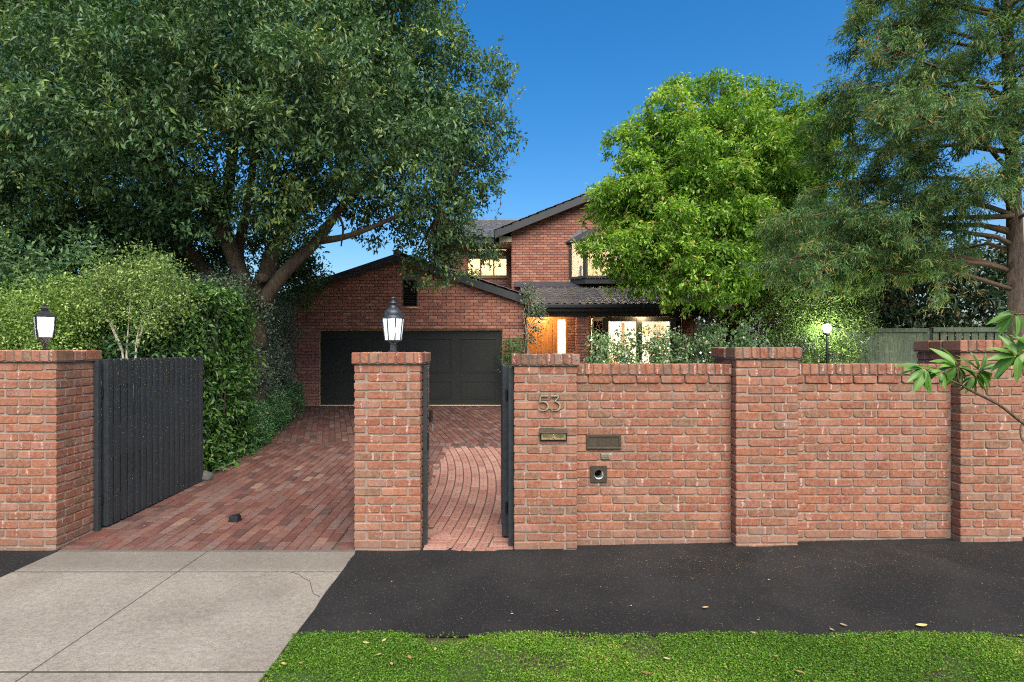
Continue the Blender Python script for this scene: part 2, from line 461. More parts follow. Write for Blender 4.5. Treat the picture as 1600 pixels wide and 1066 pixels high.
def concrete():
    t = NT('concrete')
    f = t.noise(75, 6, rough=.85); m = t.noise(22, 5, rough=.7); b = t.noise(1.3, 4); x, y, z = t.sep(t.pos())
    c = t.ramp(b, [(.3, (0.1710,0.1536,0.1291)), (.5, (0.2185,0.1985,0.1683)), (.7, (0.2503,0.2312,0.1972))])
    c = t.mix(1.0, c, t.ramp(f, [(.36, .50), (.47, .95), (.60, 1.20)]), 'MULTIPLY')
    c = t.mix(1.0, c, t.ramp(m, [(.3, .72), (.7, 1.16)]), 'MULTIPLY')
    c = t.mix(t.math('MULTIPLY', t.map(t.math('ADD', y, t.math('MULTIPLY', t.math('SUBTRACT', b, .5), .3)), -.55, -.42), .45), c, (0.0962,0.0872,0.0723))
    sp = t.map(t.noise(60, 2, rough=.9), .68, .73)
    c = t.mix(t.math('MULTIPLY', sp, .6), c, (0.0530,0.0471,0.0383))
    cw = t.noise(3.0, 3, dist=.6)
    M['concrete'] = t.end(t.bsdf(c, .9, t.bump(f, .6, .004), 0, .3))
concrete()

def ground_mat():
    t = NT('ground_soil')
    f = t.noise(18, 5); b = t.noise(.5, 3)
    c = t.ramp(f, [(.3, (.030, .024, .016)), (.7, (.075, .058, .038))])
    c = t.mix(t.map(b, .45, .6, 0, .6), c, (.045, .065, .022))
    M['ground_soil'] = t.end(t.bsdf(c, .95, t.bump(f, .8, .02), 0, .2))
ground_mat()
def turf_mat():
    t = NT('turf_soil')
    f = t.noise(60, 5); b = t.noise(2.5, 4)
    c = t.ramp(f, [(.3, (.030, .028, .014)), (.7, (.075, .066, .036))])
    c = t.mix(t.map(b, .40, .55, 0, .75), c, (.040, .085, .015))
    M['turf_soil'] = t.end(t.bsdf(c, .95, t.bump(f, .8, .01), 0, .2))
turf_mat()

def glass():
    t = NT('window_glass')
    tr = t.node('ShaderNodeBsdfTransparent', {'Color': (.96, .97, .97)}).outputs[0]
    gl = t.node('ShaderNodeBsdfGlossy', {'Color': (1, 1, 1), 'Roughness': .02}).outputs[0]
    fr = t.node('ShaderNodeFresnel', {'IOR': 1.5}).outputs[0]
    M['window_glass'] = t.end(t.node('ShaderNodeMixShader', {0: fr, 1: tr, 2: gl}).outputs[0])
    t = NT('lamp_glass')
    tr = t.node('ShaderNodeBsdfTransparent', {'Color': (.95, .97, .97)}).outputs[0]
    em = t.node('ShaderNodeEmission', {'Color': (.93, .97, 1.0), 'Strength': 1.0}).outputs[0]
    x = t.map(t.noise(60, 3), .35, .65, .10, .34)
    M['lamp_glass'] = t.end(t.node('ShaderNodeMixShader', {0: x, 1: tr, 2: em}).outputs[0])
    for nm, col, st in (('bulb', (.95, .97, 1.0), 14.0), ('warm_bulb', (1.0, .85, .6), 12.0)):
        t = NT(nm); M[nm] = t.end(t.node('ShaderNodeEmission', {'Color': col, 'Strength': st}).outputs[0])
glass()
import bmesh
# ---------------------------------------------------------------- the ground
def grid_sheet(name, xs, ys, zf, mat, kind='structure'):
    xs, ys = list(xs), list(ys)
    v = [(x, y, zf(x, y)) for y in ys for x in xs]
    nx = len(xs)
    f = [(j*nx+i, j*nx+i+1, (j+1)*nx+i+1, (j+1)*nx+i) for j in range(len(ys)-1) for i in range(nx-1)]
    me = np_mesh(name, v, f, mat, True)
    o = mesh_obj(name, me); o['kind'] = kind
    return o

def span(a, b, n): return np.linspace(a, b, n)
XS = np.concatenate([[-300, -120, -50, -25], span(-15, 15, 61), [25, 50, 120, 300]])
YS = np.concatenate([[-60, -30, -15, -8], span(-6, 14, 61), [20, 35, 60, 150, 400]])
grid_sheet('ground', XS, YS, lambda x, y: gz(x, y) - .022, M['ground_soil'])

XL, XR, XJ = -4.355, -1.455, -2.90          # crossover edges and its long joint
GY = -1.66                                 # where the grass starts
def wav(x, s=1.0, a=.02): return a * mnoise.noise(Vector((x*3.1*s, 4.2, s))) + a*.6*mnoise.noise(Vector((x*11*s, 1.2, s)))

def asphalt_sheet(name, x0, x1, y0, y1, left_wavy=False):
    xs = span(x0, x1, int((x1-x0)/.06)+2); ys = span(y0, y1, 29)
    v, f = [], []
    for j, y in enumerate(ys):
        for i, x in enumerate(xs):
            yy = y + (wav(x, 1.0, .022) if j == 0 else 0)
            xx = x + (wav(y, 1.7, .012) - .01 if (left_wavy and i == 0) else 0)
            b = .014 * max(0, 1 - abs(y + .02)/.12) * (.4 + mnoise.noise(Vector((x*2.2, 3, 0))))   # asphalt turned up against the bricks
            v.append((xx, yy, gz(xx, yy) - .006 + b + .004*mnoise.noise(Vector((x*1.5, y*1.5, 0)))))
    nx = len(xs)
    f = [(j*nx+i, j*nx+i+1, (j+1)*nx+i+1, (j+1)*nx+i) for j in range(len(ys)-1) for i in range(nx-1)]
    o = mesh_obj(name, np_mesh(name, v, f, M['asphalt'], True)); o['kind'] = 'structure'
    return o
asphalt_sheet('footpath', XR, 11.0, GY, .13, True)
asphalt_sheet('footpath', -13.0, XL, GY, .13)

# concrete crossover: separate slabs with open joints
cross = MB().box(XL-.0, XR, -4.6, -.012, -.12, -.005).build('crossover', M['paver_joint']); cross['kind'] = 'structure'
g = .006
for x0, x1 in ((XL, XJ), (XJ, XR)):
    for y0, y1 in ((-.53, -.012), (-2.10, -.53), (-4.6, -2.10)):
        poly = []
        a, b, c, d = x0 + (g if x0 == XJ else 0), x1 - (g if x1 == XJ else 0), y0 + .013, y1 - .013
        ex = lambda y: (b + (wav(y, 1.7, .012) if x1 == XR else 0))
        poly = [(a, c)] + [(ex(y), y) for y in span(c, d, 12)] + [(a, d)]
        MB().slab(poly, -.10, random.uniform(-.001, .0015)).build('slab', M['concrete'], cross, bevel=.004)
# hairline crack in the slab beside the footpath: a thin open groove of dark grit
cr = MB()
cp = [(-1.90, -.545), (-1.80, -.60), (-1.735, -.68), (-1.66, -.74), (-1.615, -.84), (-1.575, -.93), (-1.545, -.99), (-1.475, -1.05)]
for (xa, ya), (xb, yb) in zip(cp, cp[1:]):
    d = Vector((xb-xa, yb-ya, 0)).normalized(); nrm = Vector((-d.y, d.x, 0)) * .0022
    cr.slab([(xa-nrm.x, ya-nrm.y), (xb-nrm.x, yb-nrm.y), (xb+nrm.x, yb+nrm.y), (xa+nrm.x, ya+nrm.y)], -.004, .0032)
cr.build('crack', M['paver_joint'], cross)

# ---------------------------------------------------------------- brick kit
def brick_mesh(name, l, d, h, mat, bev=.009, jit=.0025, seed=0):
    rr = random.Random(seed)
    bm = bmesh.new(); bmesh.ops.create_cube(bm, size=1.0)
    for v in bm.verts: v.co = Vector((v.co.x*l, v.co.y*d, v.co.z*h))
    bmesh.ops.bevel(bm, geom=list(bm.edges), offset=bev, segments=1, profile=.5, affect='EDGES')
    for v in bm.verts: v.co += Vector((rr.uniform(-jit, jit)*1.4, rr.uniform(-jit, jit)*.6, rr.uniform(-jit, jit)))
    me = bpy.data.meshes.new(name); bm.to_mesh(me); bm.free(); me.materials.append(mat)
    return me
def tumbled(name, l, d, h, mat, seed=0, cut=(.006, .020), arris=.006, jit=.0028):
    """A worn brick: corners knocked off in elevation, soft arris on both long faces."""
    rr = random.Random(seed); o = []
    for sx, sz in ((-1, -1), (1, -1), (1, 1), (-1, 1)):
        k = rr.uniform(*cut)*(1.15 if sz < 0 else .75); kz = min(k*.8, h*.3)
        a, b = (sx*(l/2), sz*(h/2 - kz)), (sx*(l/2 - k), sz*h/2)
        o += [a, b] if sx*sz > 0 else [b, a]
    o = [(x + rr.uniform(-jit, jit)*.6, z + rr.uniform(-jit, jit)) for x, z in o]
    n = len(o); v = []
    for y, s in ((-d/2, arris), (-d/2 + arris*.9, 0), (d/2 - arris*.9, 0), (d/2, arris)):
        for x, z in o: v.append((x*(1 - 2*s/l), y + rr.uniform(-.0012, .0012), z*(1 - 2*s/h)))
    f = [tuple(range(n)), tuple(range(4*n-1, 3*n-1, -1))]
    for r in range(3):
        for i in range(n):
            j = (i+1) % n; f.append((r*n+j, r*n+i, (r+1)*n+i, (r+1)*n+j))
    me = bpy.data.meshes.new(name); me.from_pydata(v, [], f); me.materials.append(mat); me.update()
    return me
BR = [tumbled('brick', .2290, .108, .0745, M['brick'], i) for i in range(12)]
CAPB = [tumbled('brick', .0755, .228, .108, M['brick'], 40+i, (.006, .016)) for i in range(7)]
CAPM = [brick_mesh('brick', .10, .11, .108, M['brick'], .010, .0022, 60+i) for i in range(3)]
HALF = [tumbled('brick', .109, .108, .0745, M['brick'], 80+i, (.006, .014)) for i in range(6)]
PAV = [brick_mesh('paver', .2255, .1105, .06, M['paver'], .005, .0016, 100+i) for i in range(6)]
PATHB = [brick_mesh('paver', .2185, .1035, .06, M['path_paver'], .007, .0018, 120+i) for i in range(6)]

def lay(parent, kit, c, rz=0.0, sx=1.0, sy=1.0, sz=1.0, color=None, tilt=None, name='brick', jit=1.0):
    o = mesh_obj(name, random.choice(kit), parent)
    o.location = (c[0] + random.uniform(-.0012, .0012)*jit, c[1] + random.uniform(-.0015, .0015)*jit, c[2] + random.uniform(-.0012, .0012)*jit)
    flip = math.pi if random.random() < .5 else 0.0
    o.rotation_euler = ((tilt or 0.0)*(-1 if flip else 1) + random.uniform(-.006, .006)*jit, random.uniform(-.006, .006)*jit, rz + flip + random.uniform(-.004, .004)*jit)
    o.scale = (sx*random.uniform(.993, 1.004), sy, sz*random.uniform(.985, 1.01))
    if color: o.color = (*color, 1)
    return o

PITCH = .0857
def pier(name, x0, x1, y0, dep, zg, zt, label, capcol=None):
    W, D = x1 - x0, dep
    p = thing(name, ((x0+x1)/2, y0 + D/2, zg), label, 'brick pier', 'brick piers of the street wall')
    kx, ky = W/.59, D/.59
    capb = zt - .115
    n = int((capb - zg)/PITCH) + 2
    MB().box(x0+.008, x1-.008, y0+.008, y0+D-.008, zg-.15, capb-.002).build('mortar', M['mortar'], p)
    for i in range(n):
        z = capb - .0115 - .037 - i*PITCH
        if z < zg - .06: break
        odd = i % 2
        for (a, face) in ((0, 'f'), (1, 'f'), (0, 'r'), (1, 'r'), (0, 'b'), (1, 'b'), (0, 'l'), (1, 'l')):
            s = (.115 + .24*a)                       # brick centre along its face from the leading corner
            if face == 'f':   u = s if not odd else .59 - s;  c = (x0 + u*kx, y0 + .054); rz, k = 0, kx
            elif face == 'b': u = .59 - s if not odd else s;  c = (x0 + u*kx, y0 + D - .054); rz, k = 0, kx
            elif face == 'r': u = s if not odd else .59 - s;  c = (x1 - .054, y0 + u*ky); rz, k = R(90), ky
            else:             u = .59 - s if not odd else s;  c = (x0 + .054, y0 + u*ky); rz, k = R(90), ky
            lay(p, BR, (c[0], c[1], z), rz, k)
    # projecting cap of bricks on edge
    o = .024
    cx0, cx1, cy0, cy1 = x0-o, x1+o, y0-o, y0+D+o
    MB().box(cx0+.008, cx1-.008, cy0+.008, cy1-.008, capb-.001, zt-.012).build('mortar', M['dark_mortar'], p)
    nb = 8; w = (cx1-cx0)/nb
    for k in range(nb):
        for yy in (cy0 + .114, cy1 - .114):
            lay(p, CAPB, (cx0 + (k+.5)*w, yy, zt - .056), 0, w/.0835, 1, 1, capcol)
    mid = cy1 - cy0 - .456
    for xx in (cx0 + .055, cx1 - .055):
        lay(p, CAPM, (xx, (cy0+cy1)/2, zt - .056), R(90), (mid-.016)/.10, 1, 1, capcol)
    MB().box(cx0+.115, cx1-.115, cy0+.225, cy1-.225, zt-.03, zt-.004).build('capping', M['cap_mortar'], p)
    return p

P_LEFT = pier('brick_pier', -5.01, -4.39, 0, .585, 0, 1.955, 'brick pier with a lantern beside the long black driveway gate')
P_MID = pier('brick_pier', -1.481, -.831, 0, .60, 0, 1.935, 'brick pier with a lantern between the driveway and the small gate opening')
P_NUM = pier('brick_pier', .081, .70, 0, .60, 0, 1.92, 'brick pier with the brass number 53 and a grey weathered cap', (.56, .66, .76))
P_FEN = pier('brick_pier', 2.25, 2.86, 0, .60, .04, 1.985, 'brick pier between two wall panels with shrubs behind its cap')
P_END = pier('brick_pier', 4.444, 5.05, 0, .60, .08, 2.055, 'tall brick pier behind the leafy overhanging branch')

def panel(name, x0, x1, label, holes=()):
    y0, zt = .115, 1.82
    zg = gz((x0+x1)/2, 0)
    p = thing(name, ((x0+x1)/2, y0+.12, zg), label, 'brick wall', 'street wall panels')
    mm = MB()
    if holes:
        h = holes[0]
        mm.box(x0, h[0], y0+.008, y0+.225, zg-.15, zt-.118).box(h[1], x1, y0+.008, y0+.225, zg-.15, zt-.118)
        mm.box(h[0], h[1], y0+.008, y0+.225, zg-.15, h[2]).box(h[0], h[1], y0+.008, y0+.225, h[3], zt-.118)
    else: mm.box(x0, x1, y0+.008, y0+.225, zg-.15, zt-.118)
    mm.build('mortar', M['mortar'], p)
    MB().box(x0, x1, y0-.012, y0+.222, zt-.117, zt-.010).build('mortar', M['dark_mortar'], p)
    n = round((x1-x0)/.0845); w = (x1-x0)/n
    for k in range(n):
        if not -4.0 < x0 + k*w < 5.6 and not x0 > 5: continue
        lay(p, CAPB, (x0 + (k+.5)*w, y0 - .020 + .114, zt - .055), 0, w/.0845, 1, .98)
    z = zt - .117 - .039
    i = 0
    while z > zg - .13:
        odd = i % 2
        yy = y0 + .054 - (.013 if i == 0 else 0)
        u = x0 + (.0 if odd else -.12) + .004
        while u < x1 - .01:
            segs = [(max(u, x0 + .003), min(u + .23, x1 - .003))]
            for h in holes:
                if h[2] - .008 < z < h[3] + .008:
                    segs = [q for a, b in segs for q in ((a, min(b, h[0])), (max(a, h[1]), b))]
            for a, b in segs:
                l = b - a
                if l > .03:
                    kit = BR if l > .16 else HALF
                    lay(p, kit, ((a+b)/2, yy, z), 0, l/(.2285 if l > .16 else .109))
            u += .2405
        z -= PITCH; i += 1
    return p
panel('brick_wall', .70, 2.25, 'brick wall panel with the bronze plate and the round newspaper hole', [(.876, .974, .676, .768)])
panel('brick_wall', 2.86, 4.444, 'brick wall panel in front of the green paling fence')
panel('brick_wall', 5.05, 6.4, 'brick wall panel beyond the pier behind the leafy branch')
panel('brick_wall', -6.4, -5.01, 'brick wall panel beyond the pier with the four-sided black lantern')

# ---------------------------------------------------------------- driveway and garden path paving
SL = math.atan(.0457)
DR0, DR1 = -4.385, -1.485
drive = grid_sheet('driveway', [-6.6, -4.39, -1.45, .9], span(-.012, 9.75, 12), lambda x, y: gz(x, y) - .012, M['paver_joint'])
tops = []           # (distance, x, y, rz)
def ext_right(y): return DR1 if y < .62 else -1.02
# edge course at the threshold and long-axis courses running up the drive
u = DR0
xs = []
x = DR0 + .235
while x < -.98: xs.append(x); x += .1165
for k, x in enumerate(xs):
    y = .0 - (.12 if k % 2 else 0)
    while y < 4.75:
        a, b = max(y, .0), min(y + .2285, 4.75)
        if b - a > .05 and x + .1 < ext_right((a+b)/2) + .04: tops.append((x + .056, (a+b)/2, R(90), (b-a)/.2315))
        y += .2345
y = .06
while y < 4.75:       # header border beside the gate
    tops.append((DR0 + .117, y, 0, 1.0)); y += .1165
y = .06
while y < .55:        # headers against the pier
    tops.append((DR1 - .10, y, 0, .86)); y += .1165
tops = [t for t in tops if not (t[2] > 1 and t[1] < .6 and t[0] > DR1 - .24)]
tops.sort(key=lambda t: (t[0]*.35)**2 + (t[1]+5.6)**2)
near, far = tops[:300], tops[300:]
for x, y, rz, s in near:
    o = mesh_obj('paver', random.choice(PAV), drive)
    o.location = (x, y, gz(x, y) - .0295 + random.uniform(-.002, .002)); o.scale = (s, 1, 1)
    o.rotation_euler = (random.uniform(-.01, .01), random.uniform(-.01, .01), rz + random.uniform(-.012, .012))
    m = Matrix.Rotation(SL, 3, 'X') @ o.rotation_euler.to_matrix(); o.rotation_euler = m.to_euler()
# everything farther up the drive, joined: long courses, a band of headers, the apron laid on the skew
t2 = math.radians(17); ca, sa = math.cos(t2), math.sin(t2)
for k in range(-70, 70):
    for j in range(-6, 44):
        v_ = j*.2345 + (.117 if k % 2 else 0); u_ = k*.1165
        X, Y = -1.5 + u_*ca - v_*sa, 5.0 + u_*sa + v_*ca
        if 5.02 < Y < 9.7 and -6.2 < X < .8: far.append((X, Y, R(90) + t2, .985))
x = -4.3
while x < .6:
    far.append((x, 4.875, R(90), 1.0)); x += .1165
v, f = [], []
BX = np.array([(-1,-1,-1),(1,-1,-1),(1,1,-1),(-1,1,-1),(-.955,-.91,1),(.955,-.91,1),(.955,.91,1),(-.955,.91,1)])
for x, y, rz, s in far:
    n = len(v); c_, s_ = math.cos(rz), math.sin(rz)
    dz = random.uniform(-.002, .003)
    for q in BX:
        a, b = q[0]*.1135*s, q[1]*.0555
        X, Y = x + a*c_ - b*s_, y + a*s_ + b*c_
        v.append((X, Y, gz(X, Y) + (-.02 if q[2] < 0 else .0005 + dz)))
    f += [(n+4,n+5,n+6,n+7),(n,n+1,n+5,n+4),(n+1,n+2,n+6,n+5),(n+2,n+3,n+7,n+6),(n+3,n,n+4,n+7)]
o = mesh_obj('pavers', np_mesh('pavers', v, f, M['paver']), drive); o['kind'] = 'stuff'

path = grid_sheet('garden_path', [-1.02, .5], span(-.012, 4.8, 10), lambda x, y: gz(x, y) - .011, M['paver_joint'])
CX, CY = -11.2, 2.0          # the courses of the path sweep round a far centre
for k in range(-5, 9):
    r = 11.13 - k*.1150
    a = -2.35/r; j = 0
    s = (.117 if k % 2 else 0) - 2.4
    while s < 3.1:
        th = s/r
        X, Y = CX + r*math.cos(th), CY + r*math.sin(th)
        fan = (X + .86)**2 + (Y - .27)**2 < .25**2 if Y > .27 else X < -.63
        lo_, hi_ = Y - .112, Y + .112
        cutf = 1.0
        if lo_ < .002: cutf = (hi_ - .002)/.224; Y = (hi_ + .002)/2
        if cutf > .12 and Y < 4.70 and (-.80 if Y < .65 else -1.08) < X < (-.09 if Y < .72 else .45) and not fan:
            o = mesh_obj('paver', random.choice(PATHB), path)
            o.location = (X, Y, gz(X, Y) - .0285 + random.uniform(-.0015, .0015))
            o.scale = (cutf, 1, 1)
            o.rotation_euler = (Matrix.Rotation(SL, 3, 'X') @ Matrix.Rotation(R(90) + th + random.uniform(-.012, .012), 3, 'Z')).to_euler()
        s += .2335
y = .06
while y < .75:               # headers under the small gate
    o = mesh_obj('paver', random.choice(PATHB), path); o.location = (-.025, y, gz(0, y) - .0235); o.scale = (.92, .6, 1)
    o.rotation_euler = (SL, 0, random.uniform(-.02, .02)); y += .0715
y = .03
while y < .27:               # straight start of the rounded edging round the pier
    o = mesh_obj('paver', random.choice(PATHB), path); o.location = (-.695, y, gz(0, y) - .0235); o.scale = (1.05, .6, 1)
    o.rotation_euler = (SL, 0, random.uniform(-.02, .02)); y += .0715
for i in range(9):           # and its fan
    th = R(4 + i*11.5); X, Y = -.86 + .20*math.cos(th), .27 + .20*math.sin(th)
    o = mesh_obj('paver', random.choice(PATHB), path); o.location = (X, Y, gz(0, Y) - .0235); o.scale = (1.0, .52, 1)
    o.rotation_euler = (Matrix.Rotation(SL, 3, 'X') @ Matrix.Rotation(th, 3, 'Z')).to_euler()
MB().slab([(DR0-.1, -.0135), (DR1+.03, -.0135), (DR1+.03, .002), (DR0-.1, .002)], -.05, .0035).build('threshold', M['dark_mortar'], drive)
# ---------------------------------------------------------------- the house
YG, YU, YL = 9.64, 14.0, 13.0            # garage front, upper gable front, porch back wall
house = thing('brick_house', (-1, 12, .44), 'two-storey red brick house with a dark tiled roof and black garage door', 'house')

def wall_mortar(parent, name, x0, x1, z0, topf, y0, th, holes, mat, step=.4):
    """Wall core with real openings; topf gives the height of its top edge at x."""
    bks = {x0, x1}
    for h in holes: bks |= {h[0], h[1]}
    n = int((x1-x0)/step) + 1
    bks |= set(np.linspace(x0, x1, n+1).tolist())
    bks = sorted(b for b in bks if x0 <= b <= x1)
    m = MB()
    for a, b in zip(bks, bks[1:]):
        if b - a < 1e-4: continue
        mid = (a+b)/2
        z = z0
        for h in sorted((h for h in holes if h[0] <= mid <= h[1]), key=lambda h: h[2]):
            if h[2] > z: m.prism([(a, z), (b, z), (b, h[2]), (a, h[2])], y0, y0+th)
            z = h[3]
        if topf(mid) > z: m.prism([(a, z), (b, z), (b, topf(b)), (a, topf(a))], y0, y0+th)
    return m.build(name, mat, parent)

def house_bricks(x0, x1, z0, topf, y0, holes, phase=0.0):
    """Centres and lengths of a stretcher-bond skin that stops at the openings and under the rake."""
    out = []
    z = z0 + .0385; i = 0
    while z < max(topf(x0), topf(x1), topf((x0+x1)/2)):
        u = x0 - (.12 if i % 2 else 0) + phase
        while u < x1:
            segs = [(max(u, x0), min(u+.23, x1))]
            for h in holes:
                if h[2] - .03 < z < h[3] + .03:
                    new = []
                    for a, b in segs:
                        if b <= h[0] or a >= h[1]: new.append((a, b))
                        else:
                            if a < h[0]: new.append((a, h[0]))
                            if b > h[1]: new.append((h[1], b))
                    segs = new
            for a, b in segs:
                if b - a > .035 and min(topf(a), topf(b)) > z + .03: out.append(((a+b)/2, z, b-a))
            u += .24
        z += .0857; i += 1
    return out

HB = [brick_mesh('brick', .2285, .06, .0745, M['house_brick'], .006, .002, 200+i) for i in range(6)]
HBX = np.array([(-1,1,-1),(1,1,-1),(1,1,1),(-1,1,1),(-.96,-1,-.88),(.96,-1,-.88),(.96,-1,.88),(-.96,-1,.88)])
def skin(parent, rows, y0, name='bricks', side=0):
    """Joined brick faces standing 6 mm proud of the wall core (side: 0 faces -Y, 1 faces -X, 2 faces +X)."""
    v, f = [], []
    for c, z, l in rows:
        n = len(v); j = random.uniform(-.0015, .0025)
        for q in HBX:
            a, d, h = q[0]*l*.497, q[1]*.010 - (j if q[1] < 0 else 0), q[2]*.0375
            if side == 0: v.append((c + a, y0 + d, z + h))
            elif side == 1: v.append((y0 + d, c - a, z + h))
            else: v.append((y0 - d, c + a, z + h))
        f += [(n+4,n+5,n+6,n+7),(n,n+1,n+5,n+4),(n+1,n+2,n+6,n+5),(n+2,n+3,n+7,n+6),(n+3,n,n+4,n+7)]
    if not v: return None
    o = mesh_obj(name, np_mesh(name, v, f, M['house_brick']), parent); o['kind'] = 'stuff'
    return o

# --- garage gable
GA, GZ, GS = -2.86, 4.50, .334           # apex x, apex roof height, rake
def g_top(x): return GZ - GS*abs(x - GA) - .10
GX0, GX1 = -6.25, .485
door_h = (-4.97, -.085, .40, 2.475)
vent_h = (-2.74, -2.345, 3.09, 3.80)
gw = wall_mortar(house, 'garage_wall', GX0, GX1, .30, g_top, YG+.012, .22, [door_h, vent_h], M['dark_mortar'])
rows = house_bricks(GX0, GX1, .445, g_top, YG, [door_h, vent_h])
rows.sort(key=lambda r: (max(0, -r[0]-2.6)*3, abs(r[0])*.2 + abs(r[1]-2.9)))
for c, z, l in rows[:290]:
    o = mesh_obj('brick', random.choice(HB), gw); o.location = (c, YG + .03 - .0015 + random.uniform(-.002, .002), z); o.scale = (l/.2345, 1, 1)
skin(gw, rows[290:], YG+.0105)
skin(gw, [(y, z, l) for y, z, l in house_bricks(YG+.02, 14.5, .445, lambda y: 3.2, 0, [])], GX1+.008, side=2)
MB().box(GX1-.2, GX1-.002, YG+.23, 14.6, .3, 3.25).build('side_wall', M['dark_mortar'], house)
MB().box(GX0, GX0+.2, YG+.23, 15.0, .3, 3.25).build('side_wall', M['dark_mortar'], house)

# garage door: recessed leaf with four bays of raised-edge panels
gd = MB().box(-4.955, -.10, YG+.10, YG+.14, .462, 2.455).build('garage_door', M['garage_paint'], house)
light_leak = MB()  # yellow strips round the leaf, coloured as light leaking from inside
light_leak.box(-4.972, -.083, YG+.085, YG+.13, 2.456, 2.474).box(-4.972, -.083, YG+.06, YG+.12, .447, .467)
light_leak.box(-4.970, -4.956, YG+.085, YG+.13, .46, 2.457).box(-.099, -.085, YG+.085, YG+.13, .46, 2.457)
light_leak.build('door_light_leak', M['light_leak'], house)
def px2x(px): return (px-790)/58.8
def px2z(py): return 1.97 + (545-py)/58.8
for i in range(4):
    xa = px2x(511) + i*(56+13.2)/58.8; xb = xa + 56/58.8
    for (ya, yb) in ((583, 529), (624, 595.5)):
        za, zb = px2z(ya), px2z(yb)
        m = MB()
        w, y = .028, YG+.088
        m.box(xa, xb, y, y+.014, za, za+w).box(xa, xb, y, y+.014, zb-w, zb).box(xa, xa+w, y+.001, y+.014, za+w, zb-w).box(xb-w, xb, y+.001, y+.014, za+w, zb-w)
        fr = m.build('panel_moulding', M['garage_paint'], gd, bevel=.006)
        MB().box(xa+.05, xb-.05, YG+.094, YG+.101, za+.05, zb-.05).build('panel', M['garage_paint'], gd, bevel=.003)
# louvred vent with a pale sill
vt = MB()
vt.box(vent_h[0], vent_h[0]+.03, YG+.02, YG+.1, vent_h[2], vent_h[3]).box(vent_h[1]-.03, vent_h[1], YG+.02, YG+.1, vent_h[2], vent_h[3])
vt.box(vent_h[0]+.03, vent_h[1]-.03, YG+.02, YG+.1, vent_h[3]-.03, vent_h[3]).box(vent_h[0], vent_h[1], YG+.15, YG+.2, vent_h[2], vent_h[3])
vt = vt.build('vent', M['louvre'], house)
for i in range(10):
    MB().obox(((vent_h[0]+vent_h[1])/2, YG+.06, vent_h[2]+.045+i*.067), (vent_h[1]-vent_h[0]-.062, .07, .008), Matrix.Rotation(R(35), 3, 'X')).build('slat', M['louvre'], vt)
MB().box(vent_h[0]+.1, vent_h[1]+.0, YG-.02, YG+.012, vent_h[2]-.035, vent_h[2]-.005).build('vent_sill', M['soffit'], vt)

# --- tiles
def tile_arr(w=.232, l=.375, t=.012):
    """Profiled tile: x across, y up the slope, z out of the roof; origin at its lower edge."""
    n = 8; us = np.linspace(-w/2, w/2, n+1)
    pf = np.array([.030*max(0.0, math.cos((u/w)*2*math.pi))**.8 + .004*math.sin(u*40) for u in us])
    v = []
    for y, dz in ((0, .016), (l, 0)):
        for u, p in zip(us, pf): v.append((u, y, p + dz + t))
    for u, p in zip(us, pf): v.append((u, 0, p + .016 - .006))
    m = n+1
    f = [(i, i+1, m+i+1, m+i) for i in range(n)] + [(2*m+i, 2*m+i+1, i+1, i) for i in range(n)]
    return np.array(v), np.array(f)
TV, TF = tile_arr()
TME = np_mesh('tile', TV, TF, M['roof_tile'])
def slope_basis(ax, up):
    ax, up = Vector(ax).normalized(), Vector(up).normalized()
    nz = ax.cross(up).normalized()
    return Matrix((ax, up, nz)).transposed()
def tile_field(parent, origin, ax, up, ncol, nrow, keep=None, objects=False, gauge=.315, pw=.228, name='tiles'):
    b = slope_basis(ax, up); o0 = Vector(origin); vs, fs = [], []
    ang = b.to_euler(); cnt = 0
    for r in range(nrow):
        for c in range(ncol):
            p = o0 + b @ Vector(((c+.5)*pw, r*gauge, 0))
            if keep and not keep(p): continue
            jit = Matrix.Rotation(random.uniform(-.012, .012), 3, 'Z') @ Matrix.Rotation(random.uniform(-.014, .014), 3, 'X')
            if objects:
                o = mesh_obj('tile', TME, parent); o.location = p; o.rotation_euler = (b @ jit).to_euler()
            else:
                bb = np.array(b @ jit); n = len(vs)
                vs += [tuple(q) for q in (TV @ bb.T + np.array(p))]; fs += [tuple(q) for q in (TF + n)]
    if not objects and vs:
        o = mesh_obj(name, np_mesh(name, vs, fs, M['roof_tile']), parent); o['kind'] = 'stuff'

def rake(parent, name, xa, za, xb, zb, y0, y1, depth, mat):
    """Sloping board in the plane y0..y1 whose top edge runs from (xa, za) to (xb, zb)."""
    return MB().prism([(xa, za-depth), (xb, zb-depth), (xb, zb), (xa, za)] if xb > xa else [(xb, zb-depth), (xa, za-depth), (xa, za), (xb, zb)], y0, y1).build(name, mat, parent, bevel=.005)

# garage roof
ex_r, ex_l = .60, -6.45
zr = lambda x: GZ - GS*abs(x-GA)
groof = MB().prism([(ex_l, zr(ex_l)-.03), (GA, GZ-.03), (ex_r, zr(ex_r)-.03), (ex_r, zr(ex_r)), (GA, GZ), (ex_l, zr(ex_l))], YG-.07, 14.6).build('garage_roof', M['fascia_paint'], house)
rake(house, 'barge_board', GA, GZ-.035, ex_r, zr(ex_r)-.035, YG-.115, YG-.075, .19, M['trim_paint'])
rake(house, 'barge_board', GA-.001, GZ-.035, ex_l, zr(ex_l)-.035, YG-.115, YG-.075, .19, M['trim_paint'])
ang = math.atan(GS); ln = math.hypot(ex_r-GA, GZ-zr(ex_r))
cr_, sr_ = math.cos(ang), math.sin(ang)
tile_field(groof, (ex_r+.03, YG-.13, zr(ex_r)-.005), (0, 1, 0), (-cr_, 0, sr_), 20, 12)
tile_field(groof, (ex_l-.03, 14.6, zr(ex_l)-.005), (0, -1, 0), (cr_, 0, sr_), 20, 12)
